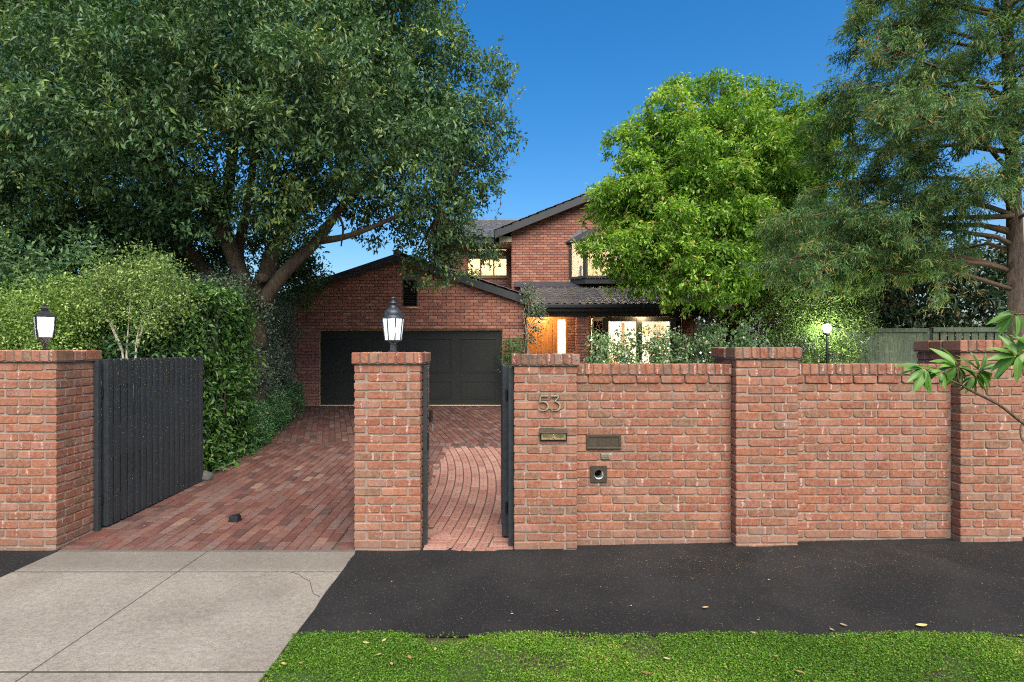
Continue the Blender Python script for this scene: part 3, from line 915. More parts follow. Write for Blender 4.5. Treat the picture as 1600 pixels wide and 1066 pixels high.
MB().tube([(GA, YG-.14, GZ+.0), (GA, 14.6, GZ+.0)], .10, 10).build('ridge_cap', M['roof_tile'], groof)
MB().box(ex_r-.02, ex_r+.09, YG-.08, 12.0, zr(ex_r)-.15, zr(ex_r)-.03).build('gutter', M['trim_paint'], house)
MB().tube([(.53, YG+.1, .45), (.53, YG+.1, 3.1)], .035, 10).build('downpipe', M['trim_paint'], house)

# --- upper storey gable
UX0 = .22; US = .40
def u_roof(x): return 5.95 + US*(min(x, 4.2) + .32) - US*max(0, x-4.2)
def u_top(x): return u_roof(x) - .14
bay_h = (2.19, 5.35, 4.12, 5.66)
uw = wall_mortar(house, 'upper_wall', UX0, 8.2, 3.3, u_top, YU+.012, .22, [bay_h], M['dark_mortar'])
skin(uw, house_bricks(UX0, 8.2, 3.9, u_top, YU, [bay_h]), YU+.0105)
skin(uw, house_bricks(YU+.02, 15.4, 3.9, lambda y: 6.1, 0, []), UX0-.008, side=1)
MB().box(UX0+.002, UX0+.22, YU+.235, 16, 3.3, 6.15).build('side_wall', M['dark_mortar'], house)
MB().box(7.98, 8.2, YU+.235, 20, .6, 6.3).build('side_wall', M['dark_mortar'], house)
uroof = MB().prism([(-.32, u_roof(-.32)-.03), (4.2, u_roof(4.2)-.03), (8.72, u_roof(8.72)-.03), (8.72, u_roof(8.72)), (4.2, u_roof(4.2)), (-.32, u_roof(-.32))], YU-.30, 22).build('upper_roof', M['fascia_paint'], house)
rake(house, 'barge_board', 4.2, u_roof(4.2)-.02, -.36, u_roof(-.36)-.02, YU-.36, YU-.31, .24, M['trim_paint'])
rake(house, 'barge_board', 4.201, u_roof(4.2)-.02, 8.76, u_roof(8.76)-.02, YU-.36, YU-.31, .24, M['trim_paint'])
rake(house, 'soffit_board', 4.2, u_top(4.2)-.01, UX0, u_top(UX0)-.01, YU-.30, YU-.005, .02, M['soffit'])
ua = math.atan(US)
tile_field(uroof, (-.40, YU+6, u_roof(-.36)-.0), (0, -1, 0), (math.cos(ua), 0, math.sin(ua)), 28, 16)
tile_field(uroof, (8.80, YU-.38, u_roof(8.76)), (0, 1, 0), (-math.cos(ua), 0, math.sin(ua)), 28, 16)
# boxed eave end and the recessed wing on the left
YW = 15.4
MB().box(-.22, UX0-.012, YU-.02, YW-.02, 5.62, 5.80).build('soffit_box', M['soffit'], house)
win_h = (-1.42, .075, 4.60, 5.66)
ww = wall_mortar(house, 'wing_wall', -2.6, UX0, 3.0, lambda x: 5.78, YW+.012, .2, [win_h], M['dark_mortar'])
skin(ww, house_bricks(-2.6, UX0, 3.3, lambda x: 5.78, YW, [win_h]), YW+.0105)
MB().box(-2.6, UX0-.02, YU+.95, YW+.01, 5.70, 5.74).build('soffit', M['soffit'], house)
MB().box(-2.7, -.23, YU+.83, YU+.95, 5.72, 5.90).build('gutter', M['trim_paint'], house, bevel=.01)
wr0 = (-2.7, YU+.85, 5.93); wsl = .40
wroof = MB()
wroof.add([(-2.7, YU+.85, 5.90), (4.0, YU+.85, 5.90), (4.0, YU+4.0, 5.90+3.15*wsl), (-2.7, YU+4.0, 5.90+3.15*wsl), (-2.7, YU+7.1, 5.90), (4.0, YU+7.1, 5.90)], [(0,1,2,3), (3,2,5,4), (0,3,4), (1,5,2)])
wroof = wroof.build('wing_roof', M['fascia_paint'], house)
wa = math.atan(wsl)
tile_field(wroof, (-2.72, YU+.80, 5.915), (1, 0, 0), (0, math.cos(wa), math.sin(wa)), 18, 11, keep=lambda p: p.x < (p.z-5.95)/US + .1)
MB().tube([(-2.7, YU+4.0, 5.95+3.15*wsl), (3.0, YU+4.0, 5.95+3.15*wsl)], .11, 10).build('ridge_cap', M['roof_tile'], wroof)

def glazed(parent, name, pts, z0, z1, fw, mat, panes=1, depth=.06, rail=None):
    """A window standing on the line pts[0]-pts[1] (plan), with panes side by side."""
    (xa, ya), (xb, yb) = pts
    d = Vector((xb-xa, yb-ya, 0)); L = d.length; d.normalize()
    n = Vector((d.y, -d.x, 0))
    rot = Matrix((d, -n, Vector((0, 0, 1)))).transposed()
    P = lambda s, o=0: Vector((xa, ya, 0)) + d*s + n*o
    m = MB()
    for z in (z0 + fw/2, z1 - fw/2): m.obox(P(L/2) + Vector((0,0,z)), (L, depth, fw), rot)
    for i in range(panes+1):
        s = fw/2 + i*(L-fw)/panes
        m.obox(P(s) + Vector((0,0,(z0+z1)/2)), (fw, depth-.004, z1-z0-2*fw), rot)
    fr = m.build(name, mat, parent)
    for i in range(panes):
        s0, s1 = fw + i*(L-fw)/panes, (i+1)*(L-fw)/panes
        MB().obox(P((s0+s1)/2) + Vector((0,0,(z0+z1)/2)), (s1-s0-.001, .008, z1-z0-2*fw-.001), rot).build('pane', M['window_glass'], fr)
    return fr
wf = glazed(house, 'window', [(win_h[0], YW+.06), (win_h[1], YW+.06)], win_h[2], win_h[3], .05, M['timber_frame'], 3)
MB().box(win_h[0]-.02, win_h[1]+.02, YW-.03, YW+.03, win_h[2]-.055, win_h[2]-.002).build('sill', M['timber_frame'], wf)
MB().box(win_h[0], win_h[1], YW+.0, YW+.09, 5.662, 5.70).build('lintel', M['timber_frame'], house)

# canted bay upstairs
bx = [(2.19, YU-.02), (2.66, YU-.47), (4.88, YU-.47), (5.35, YU-.02)]
for a, b, n in ((0, 1, 1), (1, 2, 2), (2, 3, 1)):
    glazed(house, 'bay_window', [bx[a], bx[b]], 4.33, 5.62, .075, M['window_frame'], n, .075)
MB().slab([bx[0], bx[1], bx[2], bx[3]], 4.14, 4.325).build('bay_base', M['trim_paint'], house, bevel=.006)
br = MB()
e = [(2.05, YU-.0, 5.625), (2.60, YU-.60, 5.625), (4.94, YU-.60, 5.625), (5.49, YU-.0, 5.625)]
tp = [(2.5, YU+.0, 6.02), (2.8, YU-.05, 6.02), (4.7, YU-.05, 6.02), (5.0, YU+.0, 6.02)]
br.add(e + tp + [(x, y, 5.57) for x, y, z in e], [(0,1,5,4),(1,2,6,5),(2,3,7,6),(4,5,6,7),(8,9,1,0),(9,10,2,1),(10,11,3,2),(11,10,9,8)])
br.build('bay_roof', M['roof_metal'], house)

# --- ground floor front and porch
FZ = .75
door_o = (.56, 2.0, FZ, 3.0)
bay_o = (2.78, 5.72, 1.15, 2.96)
lw = wall_mortar(house, 'front_wall', .45, 6.1, .45, lambda x: 3.25, YL+.012, .2, [door_o, bay_o], M['dark_mortar'])
skin(lw, house_bricks(.45, 6.1, FZ+.03, lambda x: 3.25, YL, [door_o, bay_o]), YL+.0105)
MB().box(6.12, 6.32, YL+.0, 18, .45, 3.3).build('side_wall', M['dark_mortar'], house)
MB().box(.49, 6.3, 11.55, YL+.3, .3, FZ).build('porch_floor', M['rock'], house)
# front door
fd = MB().box(.60, 1.62, YL+.07, YL+.115, FZ+.01, 2.915).build('front_door', M['door_wood'], house)
for xa, xb in ((.70, 1.07), (1.15, 1.52)):
    for za, zb in ((FZ+.15, FZ+.95), (FZ+1.07, 2.80)):
        MB().box(xa, xb, YL+.045, YL+.072, za, zb).build('door_panel', M['door_wood'], fd, bevel=.022)
MB().tube([(1.11, YL+.03, 1.62), (1.11, YL+.03, 1.86)], .012, 8).build('door_handle', M['brass'], fd)
dfm = MB().box(.56, .60, YL+.02, YL+.14, FZ, 2.92).box(1.62, 1.69, YL+.02, YL+.14, FZ, 2.92).box(1.955, 2.0, YL+.02, YL+.14, FZ, 2.92).box(.56, 2.0, YL+.018, YL+.142, 2.92, 3.0)
dfm = dfm.build('door_frame', M['door_wood'], house)
MB().box(1.69, 1.955, YL+.08, YL+.088, FZ, 2.92).build('sidelight', M['window_glass'], dfm)
# porch column, beams, roof
YC = 11.75
col = MB().box(2.17, 2.49, YC+.012, YC+.33, FZ-.2, 2.94).build('porch_column', M['dark_mortar'], house)
skin(col, house_bricks(2.16, 2.50, FZ, lambda x: 2.95, YC, []), YC+.0105)
skin(col, house_bricks(YC+.02, YC+.33, FZ, lambda x: 2.95, YC, []), 2.16, side=1)
MB().box(.49, 6.15, YC+.04, YC+.24, 2.945, 3.10).build('porch_beam', M['fascia_paint'], house, bevel=.006)
MB().box(.49, 6.30, YC-.16, YC-.13, 3.09, 3.26).build('fascia', M['fascia_paint'], house)
MB().box(.49, 6.33, YC-.26, YC-.163, 3.19, 3.30).build('gutter', M['trim_paint'], house, bevel=.015)
MB().box(.49, 6.30, YC-.13, YL+.0, 3.10, 3.13).build('porch_ceiling', M['soffit'], house)
pz0, py0 = 3.30, YC-.20
psl = (4.10 - pz0)/(YU - py0)
proof = MB().add([(.49, py0, pz0-.03), (6.30, py0, pz0-.03), (5.35, YU, 4.07), (.49, YU, 4.07), (6.30, py0, pz0-.06), (.49, py0, pz0-.06), (6.3, YU+3, pz0-.03), (5.35, YU+3, 4.07)],
               [(0,1,2,3), (5,4,1,0), (1,6,7,2)]).build('porch_roof', M['fascia_paint'], house)
pa = math.atan(psl)
tile_field(proof, (.50, py0-.05, pz0-.015), (1, 0, 0), (0, math.cos(pa), math.sin(pa)), 25, 8, objects=True, keep=lambda p: p.x < 6.22 - (p.y-py0)*.36)
MB().tube([(6.30, py0-.03, pz0+.03), (5.35, YU-.03, 4.13)], .085, 8).build('hip_cap', M['roof_tile'], proof)
MB().add([(.30, YU-.02, 4.26), (5.5, YU-.02, 4.26), (5.5, YU-.30, 4.055), (.30, YU-.30, 4.055)], [(3, 2, 1, 0)]).build('flashing', M['roof_metal'], proof)
# bay window to the lounge
b2 = [(2.84, YL+.0), (3.16, YL-.42), (5.30, YL-.42), (5.66, YL+.0)]
for a, b, n in ((0, 1, 1), (1, 2, 2), (2, 3, 1)):
    glazed(house, 'lounge_window', [b2[a], b2[b]], 1.30, 2.93, .10 if n == 2 else .07, M['window_frame'], n, .10)
for q in b2[1:3] + [((b2[1][0]+b2[2][0])/2, b2[1][1])]:
    MB().box(q[0]-.085, q[0]+.085, q[1]-.055, q[1]+.07, 1.30, 2.93).build('window_post', M['window_frame'], house)
MB().slab([(b2[0][0]-.02, YL+.1), (b2[0][0]-.02, YL), (b2[1][0]-.03, b2[1][1]-.06), (b2[2][0]+.03, b2[2][1]-.06), (b2[3][0]+.02, YL), (b2[3][0]+.02, YL+.1)], 1.20, 1.298).build('sill', M['window_frame'], house)
MB().slab([b2[0], b2[1], b2[2], b2[3]], .74, 1.20).build('bay_base', M['house_brick'], house)
MB().slab([b2[0], b2[1], b2[2], b2[3]], 2.935, 3.09).build('bay_head', M['fascia_paint'], house)

# --- rooms behind the lit windows
def room(name, x0, x1, y0, y1, z0, z1, mat):
    t = .05; m = MB()
    m.box(x0-t, x0, y0, y1, z0, z1).box(x1, x1+t, y0, y1, z0, z1).box(x0-t, x1+t, y1, y1+t, z0, z1).box(x0-t, x1+t, y0, y1+t, z1, z1+t)
    m.build(name, mat, house)
    MB().box(x0-t, x1+t, y0, y1+t, z0-t, z0-.001).build('room_floor', M['floor_wood'], house)
def lamp(x, y, z, power, color, size=.3, shape='SPHERE'):
    l = bpy.data.lights.new('room_light', 'SPOT'); l.spot_size = R(168); l.spot_blend = .3; l.energy = power*1.8; l.color = color; l.shadow_soft_size = size*.6
    o = bpy.data.objects.new('room_light', l); COL.objects.link(o); o.location = (x, y, z); o.rotation_euler = (R(84), 0, 0)   # wall washer facing into the room
    return o
room('lounge_lining', 2.60, 6.05, YL+.25, 17.2, FZ, 3.12, M['white_wall'])
lamp(4.2, 13.7, 2.6, 240, (1.0, .88, .68))
room('hall_lining', .52, 2.4, YL+.22, 16.0, FZ, 3.1, M['white_wall'])
lamp(1.6, 13.5, 2.6, 80, (1.0, .93, .85))
room('bedroom_lining', 1.9, 7.4, YU+.25, 18.0, 3.6, 6.05, M['cream'])
lamp(4.0, 14.6, 5.6, 170, (1.0, .85, .62))
room('study_lining', -2.3, .2, YW+.22, 18.6, 3.6, 5.92, M['cream'])
lamp(-.9, 15.9, 5.45, 130, (1.0, .86, .62))
MB().box(-2.3, .15, 18.4, 18.55, 3.6, 5.0).build('wardrobe', M['cream'], house)
MB().box(-2.25, .1, 18.3, 18.6, 5.0, 5.05).build('shelf', M['interior_wood'], house)
MB().box(3.75, 3.95, 16.9, 17.15, FZ, 3.0).build('chimney_breast', M['cream'], house)
pend = MB().box(4.72, 5.02, 14.6, 14.9, 2.42, 2.74).tube([(4.87, 14.75, 2.74), (4.87, 14.75, 3.12)], .012, 6).build('pendant_shade', M['interior_wood'], house)
for xa, xb in ((3.22, 3.42), (5.06, 5.26)):
    cm = MB()
    for i in range(6):
        x = xa + (xb-xa)*i/6
        cm.box(x, x + (xb-xa)/6.4, YL+.10 + .03*(i % 2), YL+.13 + .03*(i % 2), 1.25, 2.95)
    if xa < 3: cm.build('curtain', M['soffit'], house)
MB().box(3.0, 4.3, 16.2, 17.0, FZ, 1.75).build('sideboard', M['interior_wood'], house)
MB().box(4.6, 4.72, 17.12, 17.19, FZ, 3.0).build('door_casing', M['interior_wood'], house)
MB().box(-2.3, .15, YW+.24, YW+.30, 5.30, 5.62).build('blind', M['soffit'], house)
MB().box(2.9, 3.7, 17.08, 17.18, 1.5, 2.3).build('wall_picture', M['floor_wood'], house)
MB().box(2.62, 2.68, YU+.6, YU+1.0, 4.2, 4.9).build('cupboard', M['white_wall'], house)
# porch downlights over the door
for x in (1.15, 4.3):
    l = bpy.data.lights.new('porch_light', 'POINT'); l.energy = 40 if x < 2 else 24; l.color = (1.0, .70, .36); l.shadow_soft_size = .05
    o = bpy.data.objects.new('porch_light', l); COL.objects.link(o); o.location = (x, YL-.55, 3.02)
    MB().lathe((x, YL-.55, 3.075), [(.05, 0), (.05, .024)], 12).build('downlight', M['warm_bulb'], house)
# ---------------------------------------------------------------- gates
def drive_gate(P0, P1, side, label, zb0, zb1, zt, nb, post=None, lock=False):
    """Battens on rails; side = +1 shows the battens to the right of the run P0 -> P1."""
    a, b = Vector((P0[0], P0[1], 0)), Vector((P1[0], P1[1], 0))
    d = (b - a); L = d.length; d.normalize(); n = Vector((d.y, -d.x, 0)) * side
    g = thing('driveway_gate' if nb > 8 else 'garden_gate', (a.x, a.y, zb0), label, 'gate')
    rot = Matrix((d, n, Vector((0, 0, 1)))).transposed()
    if rot.determinant() < 0: rot = Matrix((d, -n, Vector((0, 0, 1)))).transposed()
    zb = lambda s: zb0 + (zb1-zb0)*s/L
    P = lambda s, o, z: a + d*s + n*o + Vector((0, 0, z))
    w = L/nb
    for i in range(nb):
        s = (i+.5)*w; zz = zb(s)
        m = MB().obox(P(s, .030, (zz+zt)/2), (w-.026, .020, zt-zz), rot)
        # rounded nose down the middle of every batten
        m.obox(P(s, .0425, (zz+zt)/2), (w-.052, .0055, zt-zz-.012), rot)
        m.build('batten', M['gate_paint'], g, bevel=.004)
    H = zt - (zb0+zb1)/2
    for f0, f1 in ((.012, .165), (.404, .609), (.842, .985)):
        z1, z0 = zt - f0*H, zt - f1*H
        MB().obox(P(L/2, .0125, (z0+z1)/2), (L-.08, .040, z1-z0), rot).build('rail', M['gate_paint'], g, bevel=.003)
    for s in (.02, L-.02):
        MB().obox(P(s, .003, (zb(s)+zt)/2), (.04, .045, zt-zb(s)-.01), rot).build('stile', M['gate_paint'], g, bevel=.003)
    if nb > 8:
        s = .02 + 1.5*w
        MB().obox(P(s, .0035, (zb(s)+zt)/2), (3*w, .028, zt-zb(s)-.02), rot).build('stile_board', M['gate_paint'], g)
    if post:
        MB().box(*post).build('post', M['gate_paint'], g, bevel=.004)
        for z in (.35, 1.5):
            c = P(-.02, .0, z)
            MB().tube([c - Vector((0, 0, .05)), c + Vector((0, 0, .05))], .014, 10).build('hinge', M['black_metal'], g)
    if lock:
        MB().obox(P(L-.02, -.035, 1.03), (.13, .05, .16), rot).build('lock_box', M['black_metal'], g, bevel=.006)
        MB().tube([P(L-.02, -.07, .82), P(L-.02, -.07, .92)], .012, 8).build('bolt', M['zinc'], g)
    return g
drive_gate((-4.352, .60), (-4.285, 2.46), 1, 'long black batten gate swung open beside the leafy green hedge', .045, .115, 1.86, 17, (-4.388, -4.338, .505, .556, .0, 1.85))
drive_gate((-1.165, .66), (-1.085, 2.42), -1, 'black driveway gate folded back behind the pier between the two openings', .06, .13, 1.86, 16, (-1.19, -1.135, .602, .650, .0, 1.86), True)
drive_gate((.010, .29), (-.012, 1.12), -1, 'narrow black pedestrian gate swung open against the numbered pier', .035, .075, 1.80, 7, (.028, .079, .10, .16, -.03, 1.79))
gp = thing('gate_post', (-.805, .15, 0), 'slim black steel post fixed to the pier at the small gate opening', 'gate post')
MB().box(-.829, -.785, .13, .19, -.03, 1.80).build('post', M['gate_paint'], gp, bevel=.003)
MB().box(-.784, -.772, .14, .18, .95, 1.12).build('strike_plate', M['black_metal'], gp)

# ---------------------------------------------------------------- number, letterbox, plates
hn = thing('house_number', (.42, -.01, 1.36), 'brass house number 53 fixed to the gate pier', 'house number')
def digit(pts, wid, x0, z0, w, h):
    m = MB(); P = [Vector((x0 + u*w, 0, z0 + v*h)) for u, v in pts]
    L, Rr = [], []
    for i, p in enumerate(P):
        t = (P[min(i+1, len(P)-1)] - P[max(i-1, 0)]).normalized(); n = Vector((-t.z, 0, t.x))
        wd = wid[i] if hasattr(wid, '__len__') else wid
        L.append(p + n*wd/2); Rr.append(p - n*wd/2)
    y0, y1 = -.022, -.006
    for i in range(len(P)-1):
        m.add([(q.x, y, q.z) for y in (y0, y1) for q in (L[i], Rr[i], Rr[i+1], L[i+1])], [(0,1,2,3), (7,6,5,4), (0,4,5,1), (1,5,6,2), (2,6,7,3), (3,7,4,0)])
    return m
def arc(cx, cz, rx, rz, a0, a1, n=16): return [(cx + rx*math.cos(R(a0+(a1-a0)*i/n)), cz + rz*math.sin(R(a0+(a1-a0)*i/n))) for i in range(n+1)]
zt_, h_ = 1.364, .153
five = digit([(.16, .965), (.95, .965)], .0125, .318, zt_, .103, h_)
b_ = digit([(.20, .99), (.15, .57)], .009, .318, zt_, .103, h_); five.add(b_.v, b_.f)
b_ = digit(arc(.45, .31, .50, .29, 128, -150), [.006+.010*math.sin(math.pi*min(1, i/12)) for i in range(17)], .318, zt_, .103, h_); five.add(b_.v, b_.f)
five.build('digit', M['dull_brass'], hn)
three = digit([(.06, .965), (.93, .965)], .0125, .436, zt_, .10, h_)
b_ = digit([(.93, .98), (.42, .60)], .009, .436, zt_, .10, h_); three.add(b_.v, b_.f)
b_ = digit(arc(.45, .31, .50, .29, 96, -150), [.006+.010*math.sin(math.pi*min(1, i/12)) for i in range(17)], .436, zt_, .10, h_); three.add(b_.v, b_.f)
three.build('digit', M['dull_brass'], hn)

lb = thing('letterbox', (.465, -.02, 1.08), 'brass letter slot with a dark hood on the numbered pier', 'letterbox')
MB().box(.333, .598, -.022, .02, 1.075, 1.172).build('back_plate', M['black_metal'], lb, bevel=.003)
MB().add([(.331, -.058, 1.158), (.600, -.058, 1.158), (.600, .02, 1.202), (.331, .02, 1.202), (.331, -.055, 1.148), (.600, -.055, 1.148), (.600, .02, 1.170), (.331, .02, 1.170)],
         [(0,1,2,3), (7,6,5,4), (0,4,5,1), (1,5,6,2), (2,6,7,3), (3,7,4,0)]).build('hood', M['bronze'], lb, bevel=.002)
fl = MB().box(.347, .584, -.032, -.0225, 1.084, 1.150).build('flap', M['brass'], lb, bevel=.003)
for k in range(16):
    x = (.366 if k < 8 else .488) + (k % 8)*.0105
    MB().box(x, x+.005, -.0345, -.0322, 1.105, 1.138).build('flute', M['bronze'], fl)
MB().lathe((.465, -.040, 1.136), [(.0, -.009), (.007, -.006), (.010, 0), (.007, .006), (.0, .009)], 10).build('knob', M['brass'], lb, True)

pp = thing('delivery_plate', (.975, .1, 1.04), 'long bronze framed plate let into the wall panel', 'wall plate')
fr = MB(); X0, X1, Z0, Z1 = .803, 1.150, .969, 1.116
fr.box(X0, X1, .096, .13, Z0, Z0+.024).box(X0, X1, .096, .13, Z1-.024, Z1).box(X0, X0+.024, .0965, .13, Z0+.024, Z1-.024).box(X1-.024, X1, .0965, .13, Z0+.024, Z1-.024)
fr.build('frame', M['bronze'], pp, bevel=.003)
MB().box(X0+.0245, X1-.0245, .105, .13, Z0+.0245, Z1-.0245).build('flap', M['bronze'], pp)
sp = thing('name_plate', (.995, .1, .9), 'tiny worn brass plate between the long plate and the newspaper hole', 'wall plate')
MB().box(.951, 1.039, .102, .118, .873, .925).build('plate', M['dull_brass'], sp, bevel=.003)
for z in (.888, .902, .914): MB().box(.962, 1.028, .0995, .1025, z, z+.004).build('engraving', M['bronze'], sp)
nh = thing('newspaper_hole', (.925, .1, .727), 'square bronze plate around a round metal newspaper tube', 'newspaper holder')
m = MB(); cx, cz, r_ = .925, .722, .047; a_, b_ = .083, .081
sq = []
for k in range(32):
    t = 2*math.pi*k/32; c_, s_ = math.cos(t), math.sin(t); q = 1/max(abs(c_)/a_, abs(s_)/b_); sq.append((c_*q, s_*q))
vs = []
for y in (.098, .118):
    vs += [(cx+u, y, cz+v) for u, v in sq] + [(cx + r_*math.cos(2*math.pi*k/32), y, cz + r_*math.sin(2*math.pi*k/32)) for k in range(32)]
fs = []
for k in range(32):
    j = (k+1) % 32
    fs += [(k, j, 32+j, 32+k), (64+j, 64+k, 96+k, 96+j), (j, k, 64+k, 64+j), (32+k, 32+j, 96+j, 96+k)]
m.add(vs, fs).build('plate', M['bronze'], nh)
vs, fs = [], []
for y, rr in ((.092, r_+.001), (.092, r_-.004), (.33, r_-.004)):
    vs += [(cx + rr*math.cos(2*math.pi*k/32), y, cz + rr*math.sin(2*math.pi*k/32)) for k in range(32)]
for i in range(2):
    for k in range(32):
        j = (k+1) % 32; fs.append((i*32+j, i*32+k, (i+1)*32+k, (i+1)*32+j))
MB().add(vs, fs).build('tube', M['zinc'], nh, True)
MB().tube([(cx, .30, cz), (cx, .325, cz)], r_-.005, 24).build('tube_end', M['rubber'], nh)

# ---------------------------------------------------------------- lamps
def glow(x, y, z, power, color=(.93, .96, 1.0), size=.045):
    l = bpy.data.lights.new('lamp_light', 'POINT'); l.energy = power; l.color = color; l.shadow_soft_size = size
    o = bpy.data.objects.new('lamp_light', l); COL.objects.link(o); o.location = (x, y, z)
LX, LY, LZ = -1.156, .30, 1.93
la = thing('lantern', (LX, LY, LZ), 'lit hexagonal lantern with a domed grey-blue top and round finial', 'lantern', 'lanterns on the gate piers')
MB().lathe((LX, LY, LZ), [(.055, 0), (.055, .012), (.034, .02), (.033, .10), (.05, .112), (.092, .122), (.092, .13)], 16).build('base', M['lantern_metal'], la)
N6 = 8
def ring(r, z, rot=0, n=N6): return [Vector((LX + r*math.cos(2*math.pi*k/n+rot), LY + r*math.sin(2*math.pi*k/n+rot), z)) for k in range(n)]
lo, hi = ring(.086, LZ+.131, R(22.5)), ring(.111, LZ+.347, R(22.5))
for k in range(N6):
    j = (k+1) % N6
    MB().tube([lo[k], hi[k]], .0065, 6).build('glazing_bar', M['lantern_metal'], la)
    c = Vector((LX, LY, 0)); sh = lambda v: Vector((LX + (v.x-LX)*.97, LY + (v.y-LY)*.97, v.z))
    q = [sh(lo[k]), sh(lo[j]), sh(hi[j]), sh(hi[k])]; q2 = [Vector((LX+(v.x-LX)*.975, LY+(v.y-LY)*.975, v.z)) for v in q]
    MB().add(q + q2, [(0,1,2,3), (7,6,5,4), (0,4,5,1), (1,5,6,2), (2,6,7,3), (3,7,4,0)]).build('glass_pane', M['lamp_glass'], la)
MB().lathe((LX, LY, LZ+.347), [(.116, 0), (.118, .010), (.098, .016), (.096, .035), (.100, .055), (.092, .078), (.062, .098), (.050, .112), (.036, .128), (.034, .150), (.044, .156), (.042, .166), (.020, .185), (.012, .192), (.012, .198), (.020, .206), (.020, .216), (.010, .226), (.002, .230)], 16).build('dome', M['lantern_metal'], la, True)
MB().lathe((LX, LY, LZ+.17), [(.008, 0), (.026, .03), (.032, .07), (.022, .12), (.006, .14)], 14).build('bulb', M['bulb'], la, True)
glow(LX, LY, LZ+.25, 45)

LX2, LY2, LZ2 = -4.735, .29, 1.95
lc = thing('lantern', (LX2, LY2, LZ2), 'lit four-sided black coach lantern in front of pale variegated leaves', 'lantern', 'lanterns on the gate piers')
MB().lathe((LX2, LY2, LZ2), [(.05, 0), (.05, .01), (.022, .018), (.022, .05), (.040, .075), (.072, .125), (.080, .132), (.080, .138)], 4, R(-90)).build('base', M['black_metal'], lc)
lo = [Vector((LX2 + .088*math.cos(R(90*k-90)), LY2 + .088*math.sin(R(90*k-90)), LZ2+.138)) for k in range(4)]
hi = [Vector((LX2 + .112*math.cos(R(90*k-90)), LY2 + .112*math.sin(R(90*k-90)), LZ2+.342)) for k in range(4)]
for k in range(4):
    j = (k+1) % 4
    MB().tube([lo[k], hi[k]], .0095, 6).build('glazing_bar', M['black_metal'], lc)
    q = [Vector((LX2 + (v.x-LX2)*.95, LY2 + (v.y-LY2)*.95, v.z)) for v in (lo[k], lo[j], hi[j], hi[k])]
    q2 = [Vector((LX2 + (v.x-LX2)*.96, LY2 + (v.y-LY2)*.96, v.z)) for v in q]
    MB().add(q + q2, [(0,1,2,3), (7,6,5,4), (0,4,5,1), (1,5,6,2), (2,6,7,3), (3,7,4,0)]).build('glass_pane', M['lamp_glass'], lc)
MB().lathe((LX2, LY2, LZ2+.342), [(.126, 0), (.126, .008), (.085, .035), (.045, .062), (.040, .064), (.040, .085), (.052, .090), (.030, .112), (.012, .122), (.014, .134), (.003, .146)], 4, R(-90)).build('roof', M['black_metal'], lc)
MB().lathe((LX2, LY2, LZ2+.18), [(.008, 0), (.022, .03), (.026, .06), (.018, .09), (.005, .105)], 14).build('bulb', M['bulb'], lc, True)
glow(LX2, LY2, LZ2+.24, 110, (.95, 1.0, .90))

gx, gy = 6.73, 6.4
lg = thing('garden_lamp', (gx, gy, gz(gx, gy)), 'lit white globe lamp on a slim black post in the shrubs', 'garden lamp')
MB().tube([(gx, gy, gz(gx, gy)-.05), (gx, gy, 2.27)], .026, 12).build('post', M['black_metal'], lg)
MB().lathe((gx, gy, 2.24), [(.03, 0), (.055, .03), (.06, .07), (.05, .075)], 12).build('collar', M['black_metal'], lg)
MB().lathe((gx, gy, 2.40), [(.005, -.088), (.05, -.075), (.08, -.04), (.09, 0), (.08, .04), (.05, .075), (.02, .088)], 16).build('globe', M['bulb'], lg, True)
MB().lathe((gx, gy, 2.485), [(.045, 0), (.04, .02), (.012, .04), (.010, .10), (.003, .13)], 10).build('finial', M['black_metal'], lg)
glow(gx, gy-.16, 2.42, 45, (1.0, .98, .86), .09)
glow(gx, gy+.2, 2.42, 40, (1.0, .98, .86), .09)

# ---------------------------------------------------------------- green paling fence
tf = thing('paling_fence', (9, 7.1, .3), 'weathered green timber paling fence with a capping rail below the dark glossy bush', 'fence')
PL = [brick_mesh('paling', .138, .02, 2.05, M['fence_paint'], .004, .002, 300+i) for i in range(4)]
PW = [brick_mesh('paling', .136, .02, 2.05, M['fence_paint'], .004, .002, 310+i) for i in range(4)]
x = 7.3
while x < 9.28:
    o = mesh_obj('paling', random.choice(PL), tf); o.location = (x, 7.05 + random.uniform(-.003, .003), 1.345); o.rotation_euler = (0, random.uniform(-.006, .006), 0); x += .141
x = 9.52
while x < 14.6:
    o = mesh_obj('paling', random.choice(PW), tf); o.location = (x, 7.10 + random.uniform(-.004, .004), 1.345); o.rotation_euler = (0, random.uniform(-.012, .012), 0); x += .172
MB().box(7.2, 9.30, 7.00, 7.10, 2.335, 2.42).build('rail', M['fence_paint'], tf, bevel=.006)
MB().box(7.2, 9.30, 7.015, 7.04, 1.60, 1.69).build('rail', M['fence_paint'], tf, bevel=.006)
MB().box(9.44, 14.7, 7.05, 7.15, 2.34, 2.44).build('rail', M['fence_paint'], tf, bevel=.006)
MB().box(9.44, 14.7, 7.112, 7.15, 1.45, 1.54).build('rail', M['fence_paint'], tf, bevel=.006)
MB().box(9.30, 9.42, 7.06, 7.18, .2, 2.40).build('post', M['trim_paint'], tf, bevel=.006)
MB().box(12.0, 12.1, 7.12, 7.2, .2, 2.33).build('post', M['fence_paint'], tf, bevel=.006)

